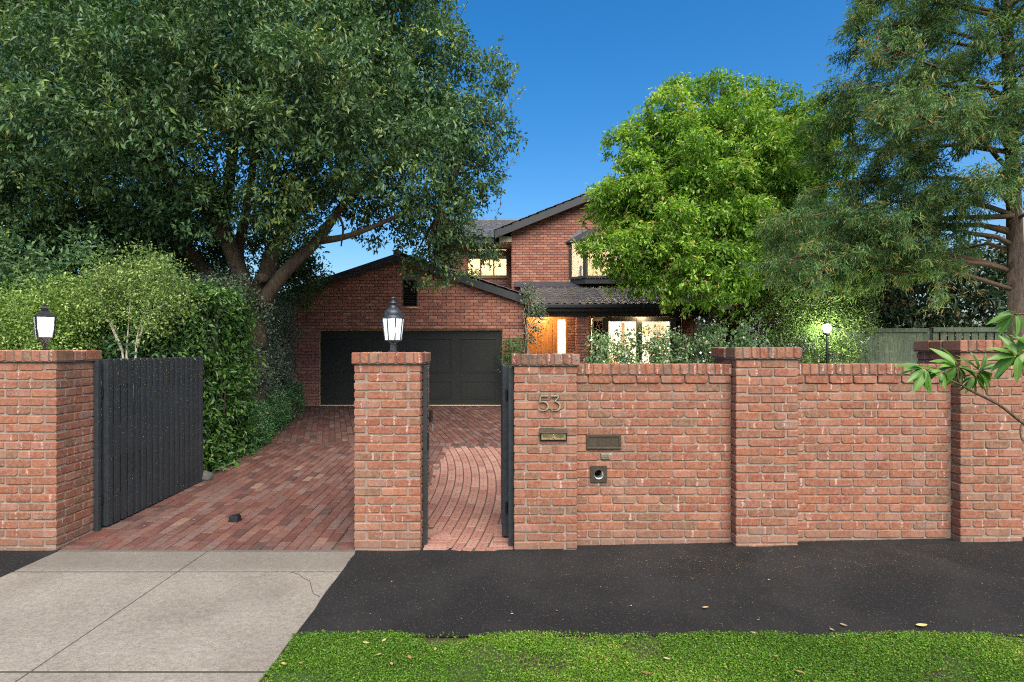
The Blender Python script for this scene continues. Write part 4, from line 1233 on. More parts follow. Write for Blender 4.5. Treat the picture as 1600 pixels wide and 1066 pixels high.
# ---------------------------------------------------------------- small things on the ground
gs = thing('gate_stop', (-3.03, .82, gz(0, .82)), 'small black rubber gate stop on the brick driveway', 'gate stop')
zz = gz(0, .82)
MB().add([(-3.095, .79, zz), (-2.985, .775, zz), (-2.965, .86, zz), (-3.08, .87, zz), (-3.09, .80, zz+.062), (-2.99, .785, zz+.062), (-2.975, .85, zz+.066), (-3.075, .86, zz+.066)],
         [(0,3,2,1), (4,5,6,7), (0,1,5,4), (1,2,6,5), (2,3,7,6), (3,0,4,7)]).build('block', M['rubber'], gs, bevel=.006)
MB().box(-3.03, -2.985, .80, .85, zz+.064, zz+.078).build('lug', M['black_metal'], gs, bevel=.004)
def lump(name, c, r, mat, sq=(1, 1, .8), seed=1):
    bm = bmesh.new(); bmesh.ops.create_icosphere(bm, subdivisions=3, radius=1)
    for v in bm.verts:
        k = 1 + .22*mnoise.noise(v.co*1.6 + Vector((seed, 0, 0))); v.co = Vector((c[0] + v.co.x*r*sq[0]*k, c[1] + v.co.y*r*sq[1]*k, c[2] + v.co.z*r*sq[2]*k))
    me = bpy.data.meshes.new(name); bm.to_mesh(me); bm.free(); me.materials.append(mat)
    return mesh_obj(name, me)
tag(lump('rock', (-4.27, 2.52, .15), .11, M['rock']), 'grey rounded stone at the foot of the leafy green hedge', 'stone')
# ---------------------------------------------------------------- foliage kit
def unit(a): return a/np.maximum(np.linalg.norm(a, axis=1, keepdims=True), 1e-9)
def leaf_mesh(name, p, d, up, L, W, tint, mat, six=False):
    """One small folded blade per leaf."""
    d = unit(d); s = unit(np.cross(d, up)); u = np.cross(s, d)
    L, W = L[:, None], W[:, None]
    n = len(p)
    if six:
        V = np.stack([p, p + d*L*.33 + s*W*.46 + u*W*.16, p + d*L*.70 + s*W*.36 + u*W*.05, p + d*L - u*L*.14, p + d*L*.70 - s*W*.36 + u*W*.05, p + d*L*.33 - s*W*.46 + u*W*.16], 1).reshape(-1, 3)
        b = np.arange(n)[:, None]*6
        F = np.concatenate([b + np.array([[0, 1, 2, 3]]), b + np.array([[0, 3, 4, 5]])], 1).reshape(-1, 4)
    else:
        V = np.stack([p, p + d*L*.48 + s*W*.5 + u*W*.18, p + d*L - u*L*.08, p + d*L*.48 - s*W*.5 + u*W*.18], 1).reshape(-1, 3)
        b = np.arange(n)[:, None]*4
        F = np.concatenate([b + np.array([[0, 1, 2]]), b + np.array([[0, 2, 3]])], 1).reshape(-1, 3)
    return np_mesh(name, V, F, mat, False, {'tint': np.repeat(np.clip(tint, 0, 1), 2)})

def lobe_clusters(lobes, n, rng, inner=.22, bump=.16):
    """Twig positions over and inside a set of (x, y, z, r) or (x, y, z, rx, ry, rz) lobes."""
    A = np.array([tuple(l) if len(l) == 6 else tuple(l) + (l[3], l[3]) for l in lobes], dtype=float)
    c, r = A[:, :3], A[:, 3:]
    w = (r[:, 0]*r[:, 2]) + .15; k = rng.choice(len(A), size=n, p=w/w.sum())
    u = unit(rng.normal(size=(n, 3)))
    u[:, 2] = np.where((u[:, 2] < -.25) & (rng.random(n) < .55), -u[:, 2], u[:, 2])
    rad = np.where(rng.random(n) < inner, rng.uniform(.25, .8, n), rng.uniform(.82, 1.05, n))
    bm = 1 + bump*np.sin(u[:, 0]*5 + k*1.3)*np.cos(u[:, 2]*6 + k*2.1) + bump*.7*np.sin(u[:, 1]*11 + k)*np.sin(u[:, 0]*9)
    p = c[k] + u*r[k]*(rad*bm)[:, None]
    keep = np.ones(n, bool)
    for i in range(len(A)):
        q = np.linalg.norm((p - c[i])/r[i], axis=1)
        keep &= ~((q < .72) & (k != i) & (rng.random(n) < .72))
    return p[keep], u[keep], k[keep]

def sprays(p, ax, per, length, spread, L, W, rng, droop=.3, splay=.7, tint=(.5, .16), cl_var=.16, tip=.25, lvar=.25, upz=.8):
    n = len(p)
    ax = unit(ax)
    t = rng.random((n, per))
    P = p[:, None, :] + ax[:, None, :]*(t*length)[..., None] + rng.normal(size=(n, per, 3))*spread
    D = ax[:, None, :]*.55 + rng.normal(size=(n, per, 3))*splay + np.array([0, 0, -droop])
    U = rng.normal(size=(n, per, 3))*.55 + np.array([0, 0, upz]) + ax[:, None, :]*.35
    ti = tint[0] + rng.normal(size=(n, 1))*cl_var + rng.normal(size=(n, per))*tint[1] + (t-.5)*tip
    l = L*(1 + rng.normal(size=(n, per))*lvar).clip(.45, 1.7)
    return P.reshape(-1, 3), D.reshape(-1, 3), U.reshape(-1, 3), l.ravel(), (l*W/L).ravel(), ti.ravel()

def sub_lobes(lobes, seed, rr_=(.26, .44), dens=9, keep_core=.55, lim=.4):
    """Breaks smooth lobes into many small tufts on their surface, so the crown has ledges and hollows."""
    rng = np.random.default_rng(seed); out = []
    for l in lobes:
        c, r = np.array(l[:3]), np.array(l[3:] if len(l) == 6 else (l[3],)*3)
        if r[0] < lim: out.append(tuple(c) + tuple(r)); continue
        for _ in range(int(dens*r[0]*r[0]) + 5):
            u = rng.normal(size=3); u /= np.linalg.norm(u)
            s = rng.uniform(*rr_)*min(1.0, .55 + .45*r[0]); k = rng.uniform(.68, .98)
            p = c + u*(r*k - s*.35)
            out.append(tuple(p) + (s*1.15, s*1.15, s*.82))
        if keep_core: out.append(tuple(c) + tuple(r*keep_core))
    return out
def clumps(lobes, seed, gap, rr_, core=.55, n=14000):
    """Spaced leafy clumps over the outside of a set of lobes, with hollows left between them."""
    rng = np.random.default_rng(seed)
    A = np.array([tuple(l) if len(l) == 6 else tuple(l) + (l[3], l[3]) for l in lobes], dtype=float)
    c, r = A[:, :3], A[:, 3:]
    w = r[:, 0]**2; k = rng.choice(len(A), size=n, p=w/w.sum())
    p = c[k] + unit(rng.normal(size=(n, 3)))*r[k]*.86
    keep = np.ones(n, bool)
    for i in range(len(A)):
        keep &= ~((np.linalg.norm((p - c[i])/r[i], axis=1) < .80) & (k != i))
    p = p[keep]; out = []; got = np.zeros((0, 3))
    for q in p:
        if len(got) and np.min(np.linalg.norm((got - q)*np.array([1, 1, 1.25]), axis=1)) < gap: continue
        got = np.vstack([got, q]); s = rng.uniform(*rr_)
        out.append(tuple(q) + (s*1.1, s*1.1, s*.72))
    cores = [tuple(a[:3]) + tuple(a[3:]*core) for a in A if a[3] > .45]
    return out, cores
def foliage(root, name, mat, lobes, n, per, L, W, seed, length=.3, spread=.07, six=False, axis_bias=(0, 0, 0), inner=.22, clip=None, **kw):
    rng = np.random.default_rng(seed)
    p, u, k = lobe_clusters(lobes, n, rng, inner)
    ax = u*.8 + rng.normal(size=u.shape)*.45 + np.array(axis_bias)
    if clip is not None:
        m = clip(p); p, ax = p[m], ax[m]
    a = list(sprays(p, ax, per, length, spread, L, W, rng, **kw))
    kt = rng.normal(size=int(k.max())+1)*.09
    kk = k if clip is None else k[m]
    a[5] = a[5] + np.repeat(kt[kk], per)
    return mesh_obj(name, leaf_mesh(name, *a, M[mat], six), root)

def lobe(px, py, Y, r, sy=1.0, sz=1.0):
    q = at(px, py, Y); return (q[0], q[1], q[2], r, r*sy, r*sz)

def limb(m, pts, r0, r1, n=9, wob=.12, seed=0, sub=4):
    """Bent tapering limb through world points."""
    P = [Vector(p) for p in pts]; out = []
    for i in range(len(P)-1):
        a, b = P[i], P[i+1]; p0 = P[i-1] if i else a*2 - b; p3 = P[i+2] if i+2 < len(P) else b*2 - a
        for k in range(sub):
            t = k/sub
            out.append(.5*((2*a) + (b-p0)*t + (2*p0 - 5*a + 4*b - p3)*t*t + (3*a - p0 - 3*b + p3)*t**3))
    out.append(P[-1]); N = len(out)
    m.tube(out, [r0 + (r1-r0)*(i/(N-1))**.8 for i in range(N)], n, wob, seed)
    return m

# ---------------------------------------------------------------- big dark tree on the left
t1 = thing('evergreen_tree', tuple(at(392, 690, 5.5)[:2]) + (.25,), 'huge dark glossy evergreen tree spreading over the driveway', 'tree')
m = MB(); A = lambda px, py, Y: tuple(at(px, py, Y))
base = at(392, 500, 5.5)
limb(m, [(base[0]-.05, 5.5, .0), (base[0], 5.5, 1.3), A(388, 470, 5.5)], .29, .25, 14, .14, 1)
limb(m, [A(402, 545, 5.4), A(392, 475, 5.35), A(368, 410, 5.2), A(349, 350, 5.1), A(357, 290, 5.0), A(372, 180, 4.8)], .21, .08, 11, .12, 2)
limb(m, [A(352, 375, 5.1), A(325, 335, 4.8), A(288, 312, 4.4), A(240, 250, 4.1)], .13, .05, 9, .12, 3)
limb(m, [A(398, 490, 5.5), A(415, 430, 5.5), A(432, 380, 5.6), A(465, 330, 5.8), A(500, 305, 6.0), A(560, 230, 6.2)], .19, .07, 11, .14, 4)
limb(m, [A(405, 480, 5.3), A(445, 425, 5.2), A(490, 382, 5.2), A(518, 345, 5.3), A(545, 310, 5.5), A(620, 240, 5.8)], .145, .05, 10, .1, 5)
limb(m, [A(498, 377, 5.2), A(535, 371, 5.1), A(575, 358, 5.2), A(640, 330, 5.6), A(690, 320, 6.0)], .075, .025, 8, .1, 6)
limb(m, [A(528, 335, 5.3), A(536, 355, 5.3), A(533, 385, 5.4)], .035, .015, 6, .1, 7)
limb(m, [A(385, 450, 5.7), A(372, 400, 5.9), A(385, 330, 6.2), A(400, 230, 6.6)], .16, .06, 9, .12, 8)
limb(m, [A(375, 480, 5.7), A(300, 402, 6.2), A(270, 370, 6.4), A(262, 330, 6.4), A(235, 250, 6.3)], .17, .06, 9, .12, 9)
limb(m, [A(285, 388, 6.3), A(255, 372, 6.2), A(225, 360, 6.0), A(150, 300, 5.8)], .09, .03, 8, .12, 10)
m.build('trunk', M['bark_fig'], t1, True)
knot = MB().lathe(A(410, 435, 5.18), [(.02, -.10), (.10, -.07), (.135, 0), (.10, .07), (.02, .10)], 12)
knot.build('knot', M['bark_fig'], t1, True)
FIG = [lobe(55, 70, 5.4, 1.75), lobe(200, 20, 4.6, 1.7), lobe(360, -30, 4.6, 1.8), lobe(520, 0, 5.2, 1.6), lobe(610, 40, 5.6, 1.15), lobe(640, 130, 5.8, 1.15),
       lobe(700, 190, 6.0, 1.0), lobe(718, 260, 6.2, .82), lobe(600, 220, 4.9, 1.25), lobe(470, 150, 3.8, 1.35), lobe(330, 130, 3.4, 1.3), lobe(190, 150, 3.5, 1.3), lobe(70, 190, 4.2, 1.45),
       lobe(250, 240, 3.8, .95), lobe(400, 250, 4.1, .95), lobe(130, 260, 4.8, 1.0), lobe(500, 260, 5.2, .85), lobe(600, 310, 5.9, .62), lobe(690, 330, 6.2, .72), lobe(660, 385, 6.4, .52), lobe(712, 380, 6.6, .5),
       lobe(430, 305, 5.0, .5), lobe(330, 300, 4.6, .55), lobe(672, 440, 6.6, .18, 1, 1.5), lobe(705, 418, 6.6, .26), lobe(30, 300, 5.4, .8),
       lobe(180, -150, 6, 2.3), lobe(430, -190, 6, 2.4), lobe(580, -90, 6.4, 1.6), lobe(10, -60, 6.4, 2.0), lobe(300, 60, 7.6, 2.1), lobe(500, 100, 7.8, 1.9), lobe(120, 120, 7.6, 2.0), lobe(640, 200, 7.6, 1.0),
       lobe(300, 305, 4.3, .62), lobe(395, 345, 4.5, .36), lobe(440, 335, 4.7, .50), lobe(345, 320, 4.4, .4), lobe(480, 320, 5.0, .55), lobe(560, 305, 5.6, .55), lobe(260, 340, 4.6, .5), lobe(210, 330, 4.8, .6), lobe(520, 250, 4.4, .8), lobe(300, 370, 7.6, .9), lobe(420, 370, 8.0, .75), lobe(470, 420, 8.0, .55), lobe(350, 420, 7.6, .6), lobe(240, 330, 6.6, .8), lobe(180, 350, 5.6, .75), lobe(60, 350, 5.6, .8), lobe(-120, 80, 6, 2.0), lobe(-100, 260, 6, 1.4)]
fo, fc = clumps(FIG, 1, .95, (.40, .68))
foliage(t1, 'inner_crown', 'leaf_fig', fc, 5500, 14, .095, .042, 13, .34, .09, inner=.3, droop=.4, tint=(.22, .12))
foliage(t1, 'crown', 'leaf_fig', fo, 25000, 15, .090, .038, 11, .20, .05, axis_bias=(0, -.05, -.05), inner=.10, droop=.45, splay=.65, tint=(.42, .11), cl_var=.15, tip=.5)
# long new shoots standing out of the crown
rng = np.random.default_rng(5)
sh = [A(x_, y_, Y_) for x_, y_, Y_ in ((520, 110, 2.9), (505, 130, 2.9), (535, 140, 3.0), (490, 95, 3.2), (640, 110, 4.6), (780, 110, 6.0), (770, 130, 6.0), (785, 160, 6.0), (790, 190, 6.1), (300, 120, 2.4), (210, 180, 2.6), (130, 60, 3.6), (270, 60, 3.0), (700, 30, 5.6), (715, 80, 5.6), (350, 200, 2.6), (60, 40, 3.6), (788, 260, 6.2), (775, 300, 6.2))]
pts = np.repeat(np.array(sh), 3, 0) + rng.normal(size=(len(sh)*3, 3))*.16
axs = unit(rng.normal(size=pts.shape)*.35 + np.array([.15, -.1, .9]))
a_ = sprays(pts, axs, 26, .6, .03, .085, .030, rng, droop=-.1, splay=.5, tint=(.68, .15))
mesh_obj('shoots', leaf_mesh('shoots', *a_, M['leaf_fig']), t1)
tw = MB()
for p_, x_ in zip(pts, axs): tw.tube([tuple(p_ - x_*.25), tuple(p_ + x_*.6)], [.006, .002], 4)
rr = random.Random(3)
ends = [A(372, 180, 4.8), A(240, 250, 4.1), A(560, 230, 6.2), A(620, 240, 5.8), A(690, 320, 6.0), A(400, 230, 6.6), A(235, 250, 6.3), A(150, 300, 5.8)]
for l in FIG[:33]:
    e = min(ends, key=lambda q: (Vector(q) - Vector(l[:3])).length); e = Vector(e); c = Vector(l[:3])
    for _ in range(3):
        q = c + Vector((rr.uniform(-.6, .6), rr.uniform(-.6, .6), rr.uniform(-.5, .6)))*l[3]
        tw.tube([e, e.lerp(q, .5) + Vector((rr.uniform(-.2, .2), 0, rr.uniform(0, .3))), q], [.05, .03, .01], 5)
tw.build('twigs', M['bark_fig'], t1, True)
# lower growth that closes the view under the crown
t1b = thing('understorey_tree', tuple(at(120, 560, 6.8)[:2]) + (.3,), 'dark bushy small tree below the huge evergreen, behind the pale variegated shrubs', 'tree')
limb(MB(), [A(120, 640, 6.8), A(118, 520, 6.8), A(105, 420, 6.6)], .10, .05, 8).build('trunk', M['bark_dark'], t1b, True)
foliage(t1b, 'crown', 'leaf_fig', [lobe(40, 420, 6.8, .95), lobe(150, 390, 7.0, .85), lobe(230, 430, 6.6, .75), lobe(120, 460, 6.4, .9), lobe(300, 470, 6.8, .7), lobe(-40, 470, 6.5, 1.0), lobe(200, 500, 6.4, .9), lobe(60, 520, 6.4, .9), lobe(290, 540, 6.2, .8), lobe(460, 445, 8.3, .45)], 3600, 15, .10, .044, 12, .3, .08, droop=.4, tint=(.35, .16))

# ---------------------------------------------------------------- bright green tree before the house
t2 = thing('camphor_tree', tuple(at(1115, 570, 8.6)[:2]) + (.4,), 'rounded bright green tree in front of the upper windows', 'tree')
m = MB()
limb(m, [A(1117, 580, 8.6), A(1116, 500, 8.6), A(1112, 440, 8.6), A(1105, 360, 8.6), A(1110, 260, 8.6), A(1120, 160, 8.6)], .17, .05, 11, .1, 21)
limb(m, [A(1113, 440, 8.6), A(1150, 400, 8.7), A(1200, 350, 8.8), A(1245, 260, 8.8)], .10, .03, 9, .1, 22)
limb(m, [A(1110, 400, 8.6), A(1060, 340, 8.4), A(1010, 290, 8.2)], .09, .03, 9, .1, 23)
limb(m, [A(1112, 470, 8.6), A(1160, 468, 8.6), A(1205, 452, 8.7), A(1235, 430, 8.9)], .085, .04, 9, .1, 24)
limb(m, [A(1107, 350, 8.6), A(1160, 280, 8.7), A(1190, 180, 8.7)], .07, .03, 8, .1, 25)
limb(m, [A(1112, 450, 8.6), A(1060, 430, 8.0), A(1000, 420, 7.7)], .06, .02, 8, .1, 26)
m.build('trunk', M['bark_dark'], t2, True)
CAM = [lobe(1085, 205, 8.5, .80), lobe(1050, 205, 8.2, .70), lobe(1140, 165, 8.6, .42), lobe(1130, 200, 8.4, .6), lobe(1195, 190, 8.7, .55), lobe(1245, 190, 8.9, .42), lobe(1010, 260, 8.1, .78), lobe(1075, 260, 7.6, .85),
       lobe(1150, 250, 7.9, .90), lobe(1215, 240, 8.4, .85), lobe(982, 320, 8.0, .68), lobe(1045, 335, 7.5, .95), lobe(1130, 330, 7.4, .80), lobe(1190, 315, 7.9, .62), lobe(1265, 240, 9.0, .62), lobe(1285, 200, 9.2, .42), lobe(960, 388, 8.0, .45), lobe(995, 400, 7.7, .70),
       lobe(1055, 410, 7.4, .78), lobe(1130, 440, 7.5, .72), lobe(1005, 440, 7.6, .48), lobe(956, 432, 8.0, .32), lobe(1150, 460, 7.6, .38), lobe(1090, 470, 7.6, .3), lobe(1080, 300, 9.6, 1.3), lobe(1180, 260, 9.8, 1.1), lobe(1010, 340, 9.6, 1.0), lobe(1100, 140, 8.6, .3), lobe(1060, 165, 8.5, .35), lobe(1260, 300, 9.2, .6), lobe(1225, 340, 9.2, .6), lobe(1170, 400, 8.2, .62), lobe(1195, 450, 9.0, .5), lobe(1150, 380, 7.6, .5), lobe(1275, 260, 9.0, .55), lobe(1230, 290, 8.6, .6), lobe(960, 300, 8.0, .4), lobe(1020, 215, 8.2, .5), lobe(1130, 140, 8.6, .26), lobe(1185, 150, 8.7, .26), lobe(1225, 160, 8.8, .26)]
co, cc = clumps(CAM, 2, .74, (.30, .52), .45)
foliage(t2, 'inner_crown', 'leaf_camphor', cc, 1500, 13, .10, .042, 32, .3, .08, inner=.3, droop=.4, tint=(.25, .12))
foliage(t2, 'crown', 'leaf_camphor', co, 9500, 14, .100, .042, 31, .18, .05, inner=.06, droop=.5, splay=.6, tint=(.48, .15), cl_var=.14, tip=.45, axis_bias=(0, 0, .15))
tw = MB(); rr = random.Random(8)
ends = [A(1120, 200, 8.6), A(1245, 260, 8.8), A(1010, 290, 8.2), A(1190, 180, 8.7), A(1000, 420, 7.7), A(1110, 300, 8.6), A(1112, 440, 8.6)]
for l in CAM:
    c = Vector(l[:3]); e = Vector(min(ends, key=lambda q: (Vector(q) - c).length))
    for _ in range(3):
        q = c + Vector((rr.uniform(-.7, .7), rr.uniform(-.7, .7), rr.uniform(-.3, .8)))*l[3]
        tw.tube([e, e.lerp(q, .5), q], [.03, .018, .006], 5)
tw.build('twigs', M['bark_dark'], t2, True)

# ---------------------------------------------------------------- cypress on the right
t3 = thing('cypress_tree', tuple(at(1590, 570, 5.2)[:2]) + (.25,), 'tall cypress with a rough brown trunk and open feathery branches', 'tree')
m = MB()
limb(m, [A(1590, 640, 5.2), A(1590, 500, 5.2), A(1586, 380, 5.2), A(1580, 200, 5.2), A(1572, 0, 5.2), A(1566, -160, 5.2), A(1562, -300, 5.2)], .175, .055, 13, .2, 41)
rr = random.Random(17)
rng = np.random.default_rng(17)
CP, CA = [], []           # spray positions and axes
twg = MB()
def conifer_branch(h_px, az, length, rise, droop, r0=.05, dens=1.0, start=.22):
    h_px += rr.uniform(-14, 14); o = Vector(at(1590 - 18*(560-h_px)/560, h_px, 5.2))
    d = Vector((math.sin(R(az)), math.cos(R(az)), 0))
    side = Vector((d.y, -d.x, 0))
    P = []; rise += rr.uniform(-.12, .12); length *= rr.uniform(.93, 1.10); az += rr.uniform(-14, 14)
    d = Vector((math.sin(R(az)), math.cos(R(az)), 0)); side = Vector((d.y, -d.x, 0))
    for i in range(9):
        t = i/8
        P.append(o + d*(length*t) + Vector((0, 0, rise*length*t - droop*length*t*t)) + side*(.10*length*math.sin(t*3+az)*t) + Vector((rr.uniform(-.05, .05), rr.uniform(-.05, .05), rr.uniform(-.05, .05))))
    twg.tube(P, [r0*(1-.85*i/8) for i in range(9)], 6, .1, az)
    nsec = int(length*7.4*dens)
    for _ in range(nsec):
        t = rr.uniform(start, 1.0)**.75; i = min(7, int(t*8)); p = P[i].lerp(P[i+1], t*8 - i)
        l2 = (.25 + .55*(1-t)+.25)*rr.uniform(.5, 1.1)*min(1.2, length/3)
        sd = (d*rr.uniform(.2, .9) + side*rr.choice((-1, 1))*rr.uniform(.3, 1) + Vector((0, 0, rr.uniform(-.75, .40)))).normalized()
        q = p + sd*l2; mid = p.lerp(q, .5) + Vector((0, 0, rr.uniform(-.03, .08)))
        twg.tube([p, mid, q], [.009, .006, .003], 4)
        for k in range(int(5 + l2*8)):
            s = rr.uniform(.3, 1.05); pp = p.lerp(q, s)
            CP.append(tuple(pp + Vector((rr.gauss(0, .05), rr.gauss(0, .05), rr.gauss(0, .05)))))
            ax = sd*.6 + d*.35 + Vector((rr.gauss(0, .5), rr.gauss(0, .5), rr.gauss(-.30, .45)))
            CA.append(tuple(ax))
for h_, az, l, rise, dr in ((455, 275, 3.4, .30, .30), (430, 262, 3.9, .26, .30), (415, 288, 3.9, .30, .32), (395, 248, 3.6, .26, .28), (375, 272, 4.0, .32, .30), (350, 295, 3.6, .34, .28), (330, 258, 3.9, .30, .24),
                            (300, 278, 3.6, .34, .22), (275, 245, 3.3, .34, .24), (250, 290, 3.5, .36, .22), (225, 265, 3.5, .30, .18), (200, 282, 3.2, .36, .2), (175, 250, 3.0, .36, .2), (150, 272, 3.2, .34, .2), (125, 296, 2.8, .38, .2),
                            (100, 260, 2.8, .40, .2), (75, 280, 2.7, .42, .2), (50, 268, 2.6, .42, .2), (20, 285, 2.5, .45, .2), (-15, 262, 2.4, .45, .2), (-50, 278, 2.2, .5, .2), (-90, 270, 2.0, .5, .2),
                            (350, 262, 4.2, .2, .3), (300, 195, 1.5, .25, .3), (240, 165, 1.4, .25, .3), (200, 205, 1.5, .3, .3), (140, 200, 1.5, .3, .3), (90, 165, 1.5, .3, .3), (60, 205, 1.5, .3, .3), (20, 175, 1.5, .3, .3), (-20, 200, 1.5, .35, .3), (340, 160, 1.4, .25, .3), (260, 185, 2.1, .25, .25), (180, 190, 2.0, .3, .25), (110, 175, 1.9, .3, .2), (40, 185, 1.8, .35, .2),
                            (400, 90, 2.6, .25, .3), (300, 80, 2.6, .3, .3), (200, 95, 2.4, .3, .25), (100, 85, 2.2, .35, .2), (0, 90, 2.0, .4, .2), (-80, 80, 1.8, .45, .2), (380, 350, 2.6, .25, .3), (280, 10, 2.4, .3, .3), (180, 345, 2.3, .3, .25), (80, 5, 2.1, .35, .2), (-30, 350, 2.0, .4, .2),
                            (230, 225, 2.4, .3, .3), (330, 220, 2.6, .28, .34), (130, 220, 2.3, .33, .25), (40, 225, 2.1, .4, .2), (-130, 180, 1.8, .5, .2), (-150, 300, 1.8, .5, .2)):
    conifer_branch(h_, az, l, rise, dr, .028 + l*.006, 1.0, .15)
m.build('trunk', M['bark_conifer'], t3, True)
twg.build('branches', M['twig'], t3, True)
P_, A_ = np.array(CP), np.array(CA)
a_ = sprays(P_, A_, 22, .20, .040, .100, .017, rng, droop=.28, splay=.45, tint=(.50, .18), cl_var=.22, tip=.5)
mesh_obj('crown', leaf_mesh('crown', *a_, M['leaf_conifer']), t3)

# ---------------------------------------------------------------- hedges and shrubs on the left
def face_clusters(faces, dens, rng, depth=.22, bulge=.10):
    ps, ax = [], []
    for o, u, v, n in faces:
        o, u, v, n = map(np.array, (o, u, v, n))
        k = int(np.linalg.norm(u)*np.linalg.norm(v)*dens)
        s, t = rng.random(k), rng.random(k)
        p = o + s[:, None]*u + t[:, None]*v
        q = np.sin(p[:, 0]*4.1 + p[:, 2]*3.3)*np.cos(p[:, 1]*3.7 + p[:, 2]*2.1)*bulge + np.sin(p[:, 1]*9 + p[:, 2]*7)*bulge*.4
        p = p + n*(q - rng.random(k)**1.6*depth)[:, None]
        ps.append(p); ax.append(n + rng.normal(size=(k, 3))*.55)
    return np.concatenate(ps), np.concatenate(ax)
def hedge(name, label, cat, loc, faces, dens, per, L, W, mat, seed, core, six=False, **kw):
    r_ = thing(name, loc, label, cat)
    rng = np.random.default_rng(seed)
    p, a = face_clusters(faces, dens, rng, kw.pop('depth', .22), kw.pop('bulge', .10))
    mesh_obj('foliage', leaf_mesh('foliage', *sprays(p, a, per, kw.pop('length', .16), kw.pop('spread', .05), L, W, rng, **kw), M[mat], six), r_)
    st = MB(); rr = random.Random(seed)
    x0, x1, y0, y1, z0, z1 = core
    for _ in range(int(40*(x1-x0)*(y1-y0)) + 10):
        x, y = rr.uniform(x0, x1), rr.uniform(y0, y1)
        st.tube([(x, y, z0-.1), (x + rr.uniform(-.15, .15), y + rr.uniform(-.15, .15), (z0+z1)/2), (x + rr.uniform(-.3, .3), y + rr.uniform(-.3, .3), z1)], [.016, .012, .005], 5)
    st.build('stems', M['bark_dark'], r_)
    return r_
z0 = .05
hedge('climber_hedge', 'tall wall of broad green leaves beside the open black gate', 'hedge', (-5.2, 3.2, .1),
      [((-7.6, 2.55, z0), (3.22, 0, 0), (0, 0, 2.75), (0, -1, 0)), ((-4.40, 2.55, z0), (-.12, 1.50, 0), (0, 0, 2.80), (1, 0, 0)), ((-7.6, 2.55, 2.72), (3.2, 0, 0), (0, 1.6, .1), (0, 0, 1)), ((-6.0, 4.1, z0), (1.75, 0, 0), (0, 0, 2.7), (0, 1, 0))],
      190, 13, .078, .036, 'leaf_ivy', 51, (-6.6, -4.45, 2.75, 3.95, .1, 2.6), True, droop=.5, tint=(.45, .17), depth=.30, bulge=.09)
hedge('box_hedge', 'low clipped dark green box hedge edging the brick driveway', 'hedge', (-4.8, 6.4, .3),
      [((-4.30, 4.15, .15), (-.82, 4.75, 0), (0, 0, .70), (1, .17, 0)), ((-5.0, 4.12, .15), (.70, 0, 0), (0, 0, .70), (0, -1, 0)), ((-5.0, 4.12, .86), (.70, 0, 0), (-.80, 4.8, .2), (0, 0, 1)), ((-5.15, 8.9, .4), (-.6, 0, 0), (0, 0, .65), (0, 1, 0))],
      420, 9, .036, .018, 'leaf_box', 52, (-5.0, -4.75, 4.3, 7.5, .2, .8), droop=.1, tint=(.45, .17), depth=.12, bulge=.04, length=.08, spread=.03)
hedge('grey_hedge', 'tall grey-green small-leaved hedge between the box hedge and garage', 'hedge', (-5.6, 6.4, .3),
      [((-4.62, 4.25, .55), (-.80, 4.6, 0), (0, 0, 2.6), (1, .17, 0)), ((-6.6, 4.22, .5), (1.98, 0, 0), (0, 0, 2.6), (0, -1, 0)), ((-6.6, 4.22, 3.1), (1.95, 0, 0), (-.8, 4.6, .1), (0, 0, 1))],
      230, 11, .046, .024, 'leaf_grey', 53, (-6.4, -5.2, 4.5, 8.5, .3, 3.0), droop=.2, tint=(.45, .2), depth=.35, bulge=.22, length=.2, spread=.06)
# pale variegated shrubs behind the first pier
sv = thing('variegated_shrub', (-5.0, 1.7, 0), 'pale cream-green variegated shrub glowing behind the coach lantern', 'shrub')
foliage(sv, 'foliage', 'leaf_variegated', sub_lobes([lobe(-50, 480, 1.6, .5), lobe(15, 490, 1.5, .38), lobe(70, 475, 1.8, .36), lobe(20, 530, 1.5, .36), lobe(90, 510, 1.9, .38), lobe(125, 485, 1.9, .3), lobe(60, 550, 1.7, .4), lobe(-60, 540, 1.7, .5), lobe(110, 555, 2.1, .35)], 3, (.13, .22), 40, .4, .2),
        1250, 15, .036, .022, 61, .16, .05, droop=.3, splay=.8, tint=(.5, .22), clip=lambda p: p[:, 1] > .72)
limb(MB(), [(-5.6, 1.75, -.05), (-5.6, 1.7, 1.0), (-5.65, 1.65, 1.8)], .03, .012, 7).build('stem', M['white_stem'], sv)
sw = thing('variegated_shrub', (-4.75, 2.0, 0), 'airy yellow-green small tree on pale stems above the open gate', 'shrub')
foliage(sw, 'foliage', 'leaf_shrub', sub_lobes([lobe(205, 450, 2.0, .30), lobe(160, 455, 2.0, .28), lobe(250, 455, 1.9, .32), lobe(222, 425, 2.1, .26), lobe(180, 480, 1.9, .30), lobe(270, 485, 1.9, .26), lobe(230, 500, 1.9, .26), lobe(150, 470, 2.1, .26), lobe(128, 450, 2.1, .26), lobe(215, 405, 2.1, .16), lobe(262, 425, 2.0, .14), lobe(165, 415, 2.1, .14)], 4, (.12, .20), 45, .3, .2),
        1050, 14, .034, .020, 62, .15, .045, droop=.2, splay=.8, tint=(.55, .2))
ms = MB()
for q in ([(195, 640), (192, 555), (178, 515), (165, 470)], [(200, 640), (198, 560), (200, 520), (205, 450)], [(206, 640), (212, 560), (216, 520), (240, 450)], [(214, 540), (230, 500), (262, 470)], [(192, 550), (170, 500), (150, 440)]):
    limb(ms, [A(x_, y_, 2.0) for x_, y_ in q], .020, .006, 7, .1, 3)
ms.build('stem', M['white_stem'], sw, True)
sd = thing('dark_shrub', (-5.6, 2.3, 0), 'dark green shrub filling the space under the pale-stemmed small tree', 'shrub')
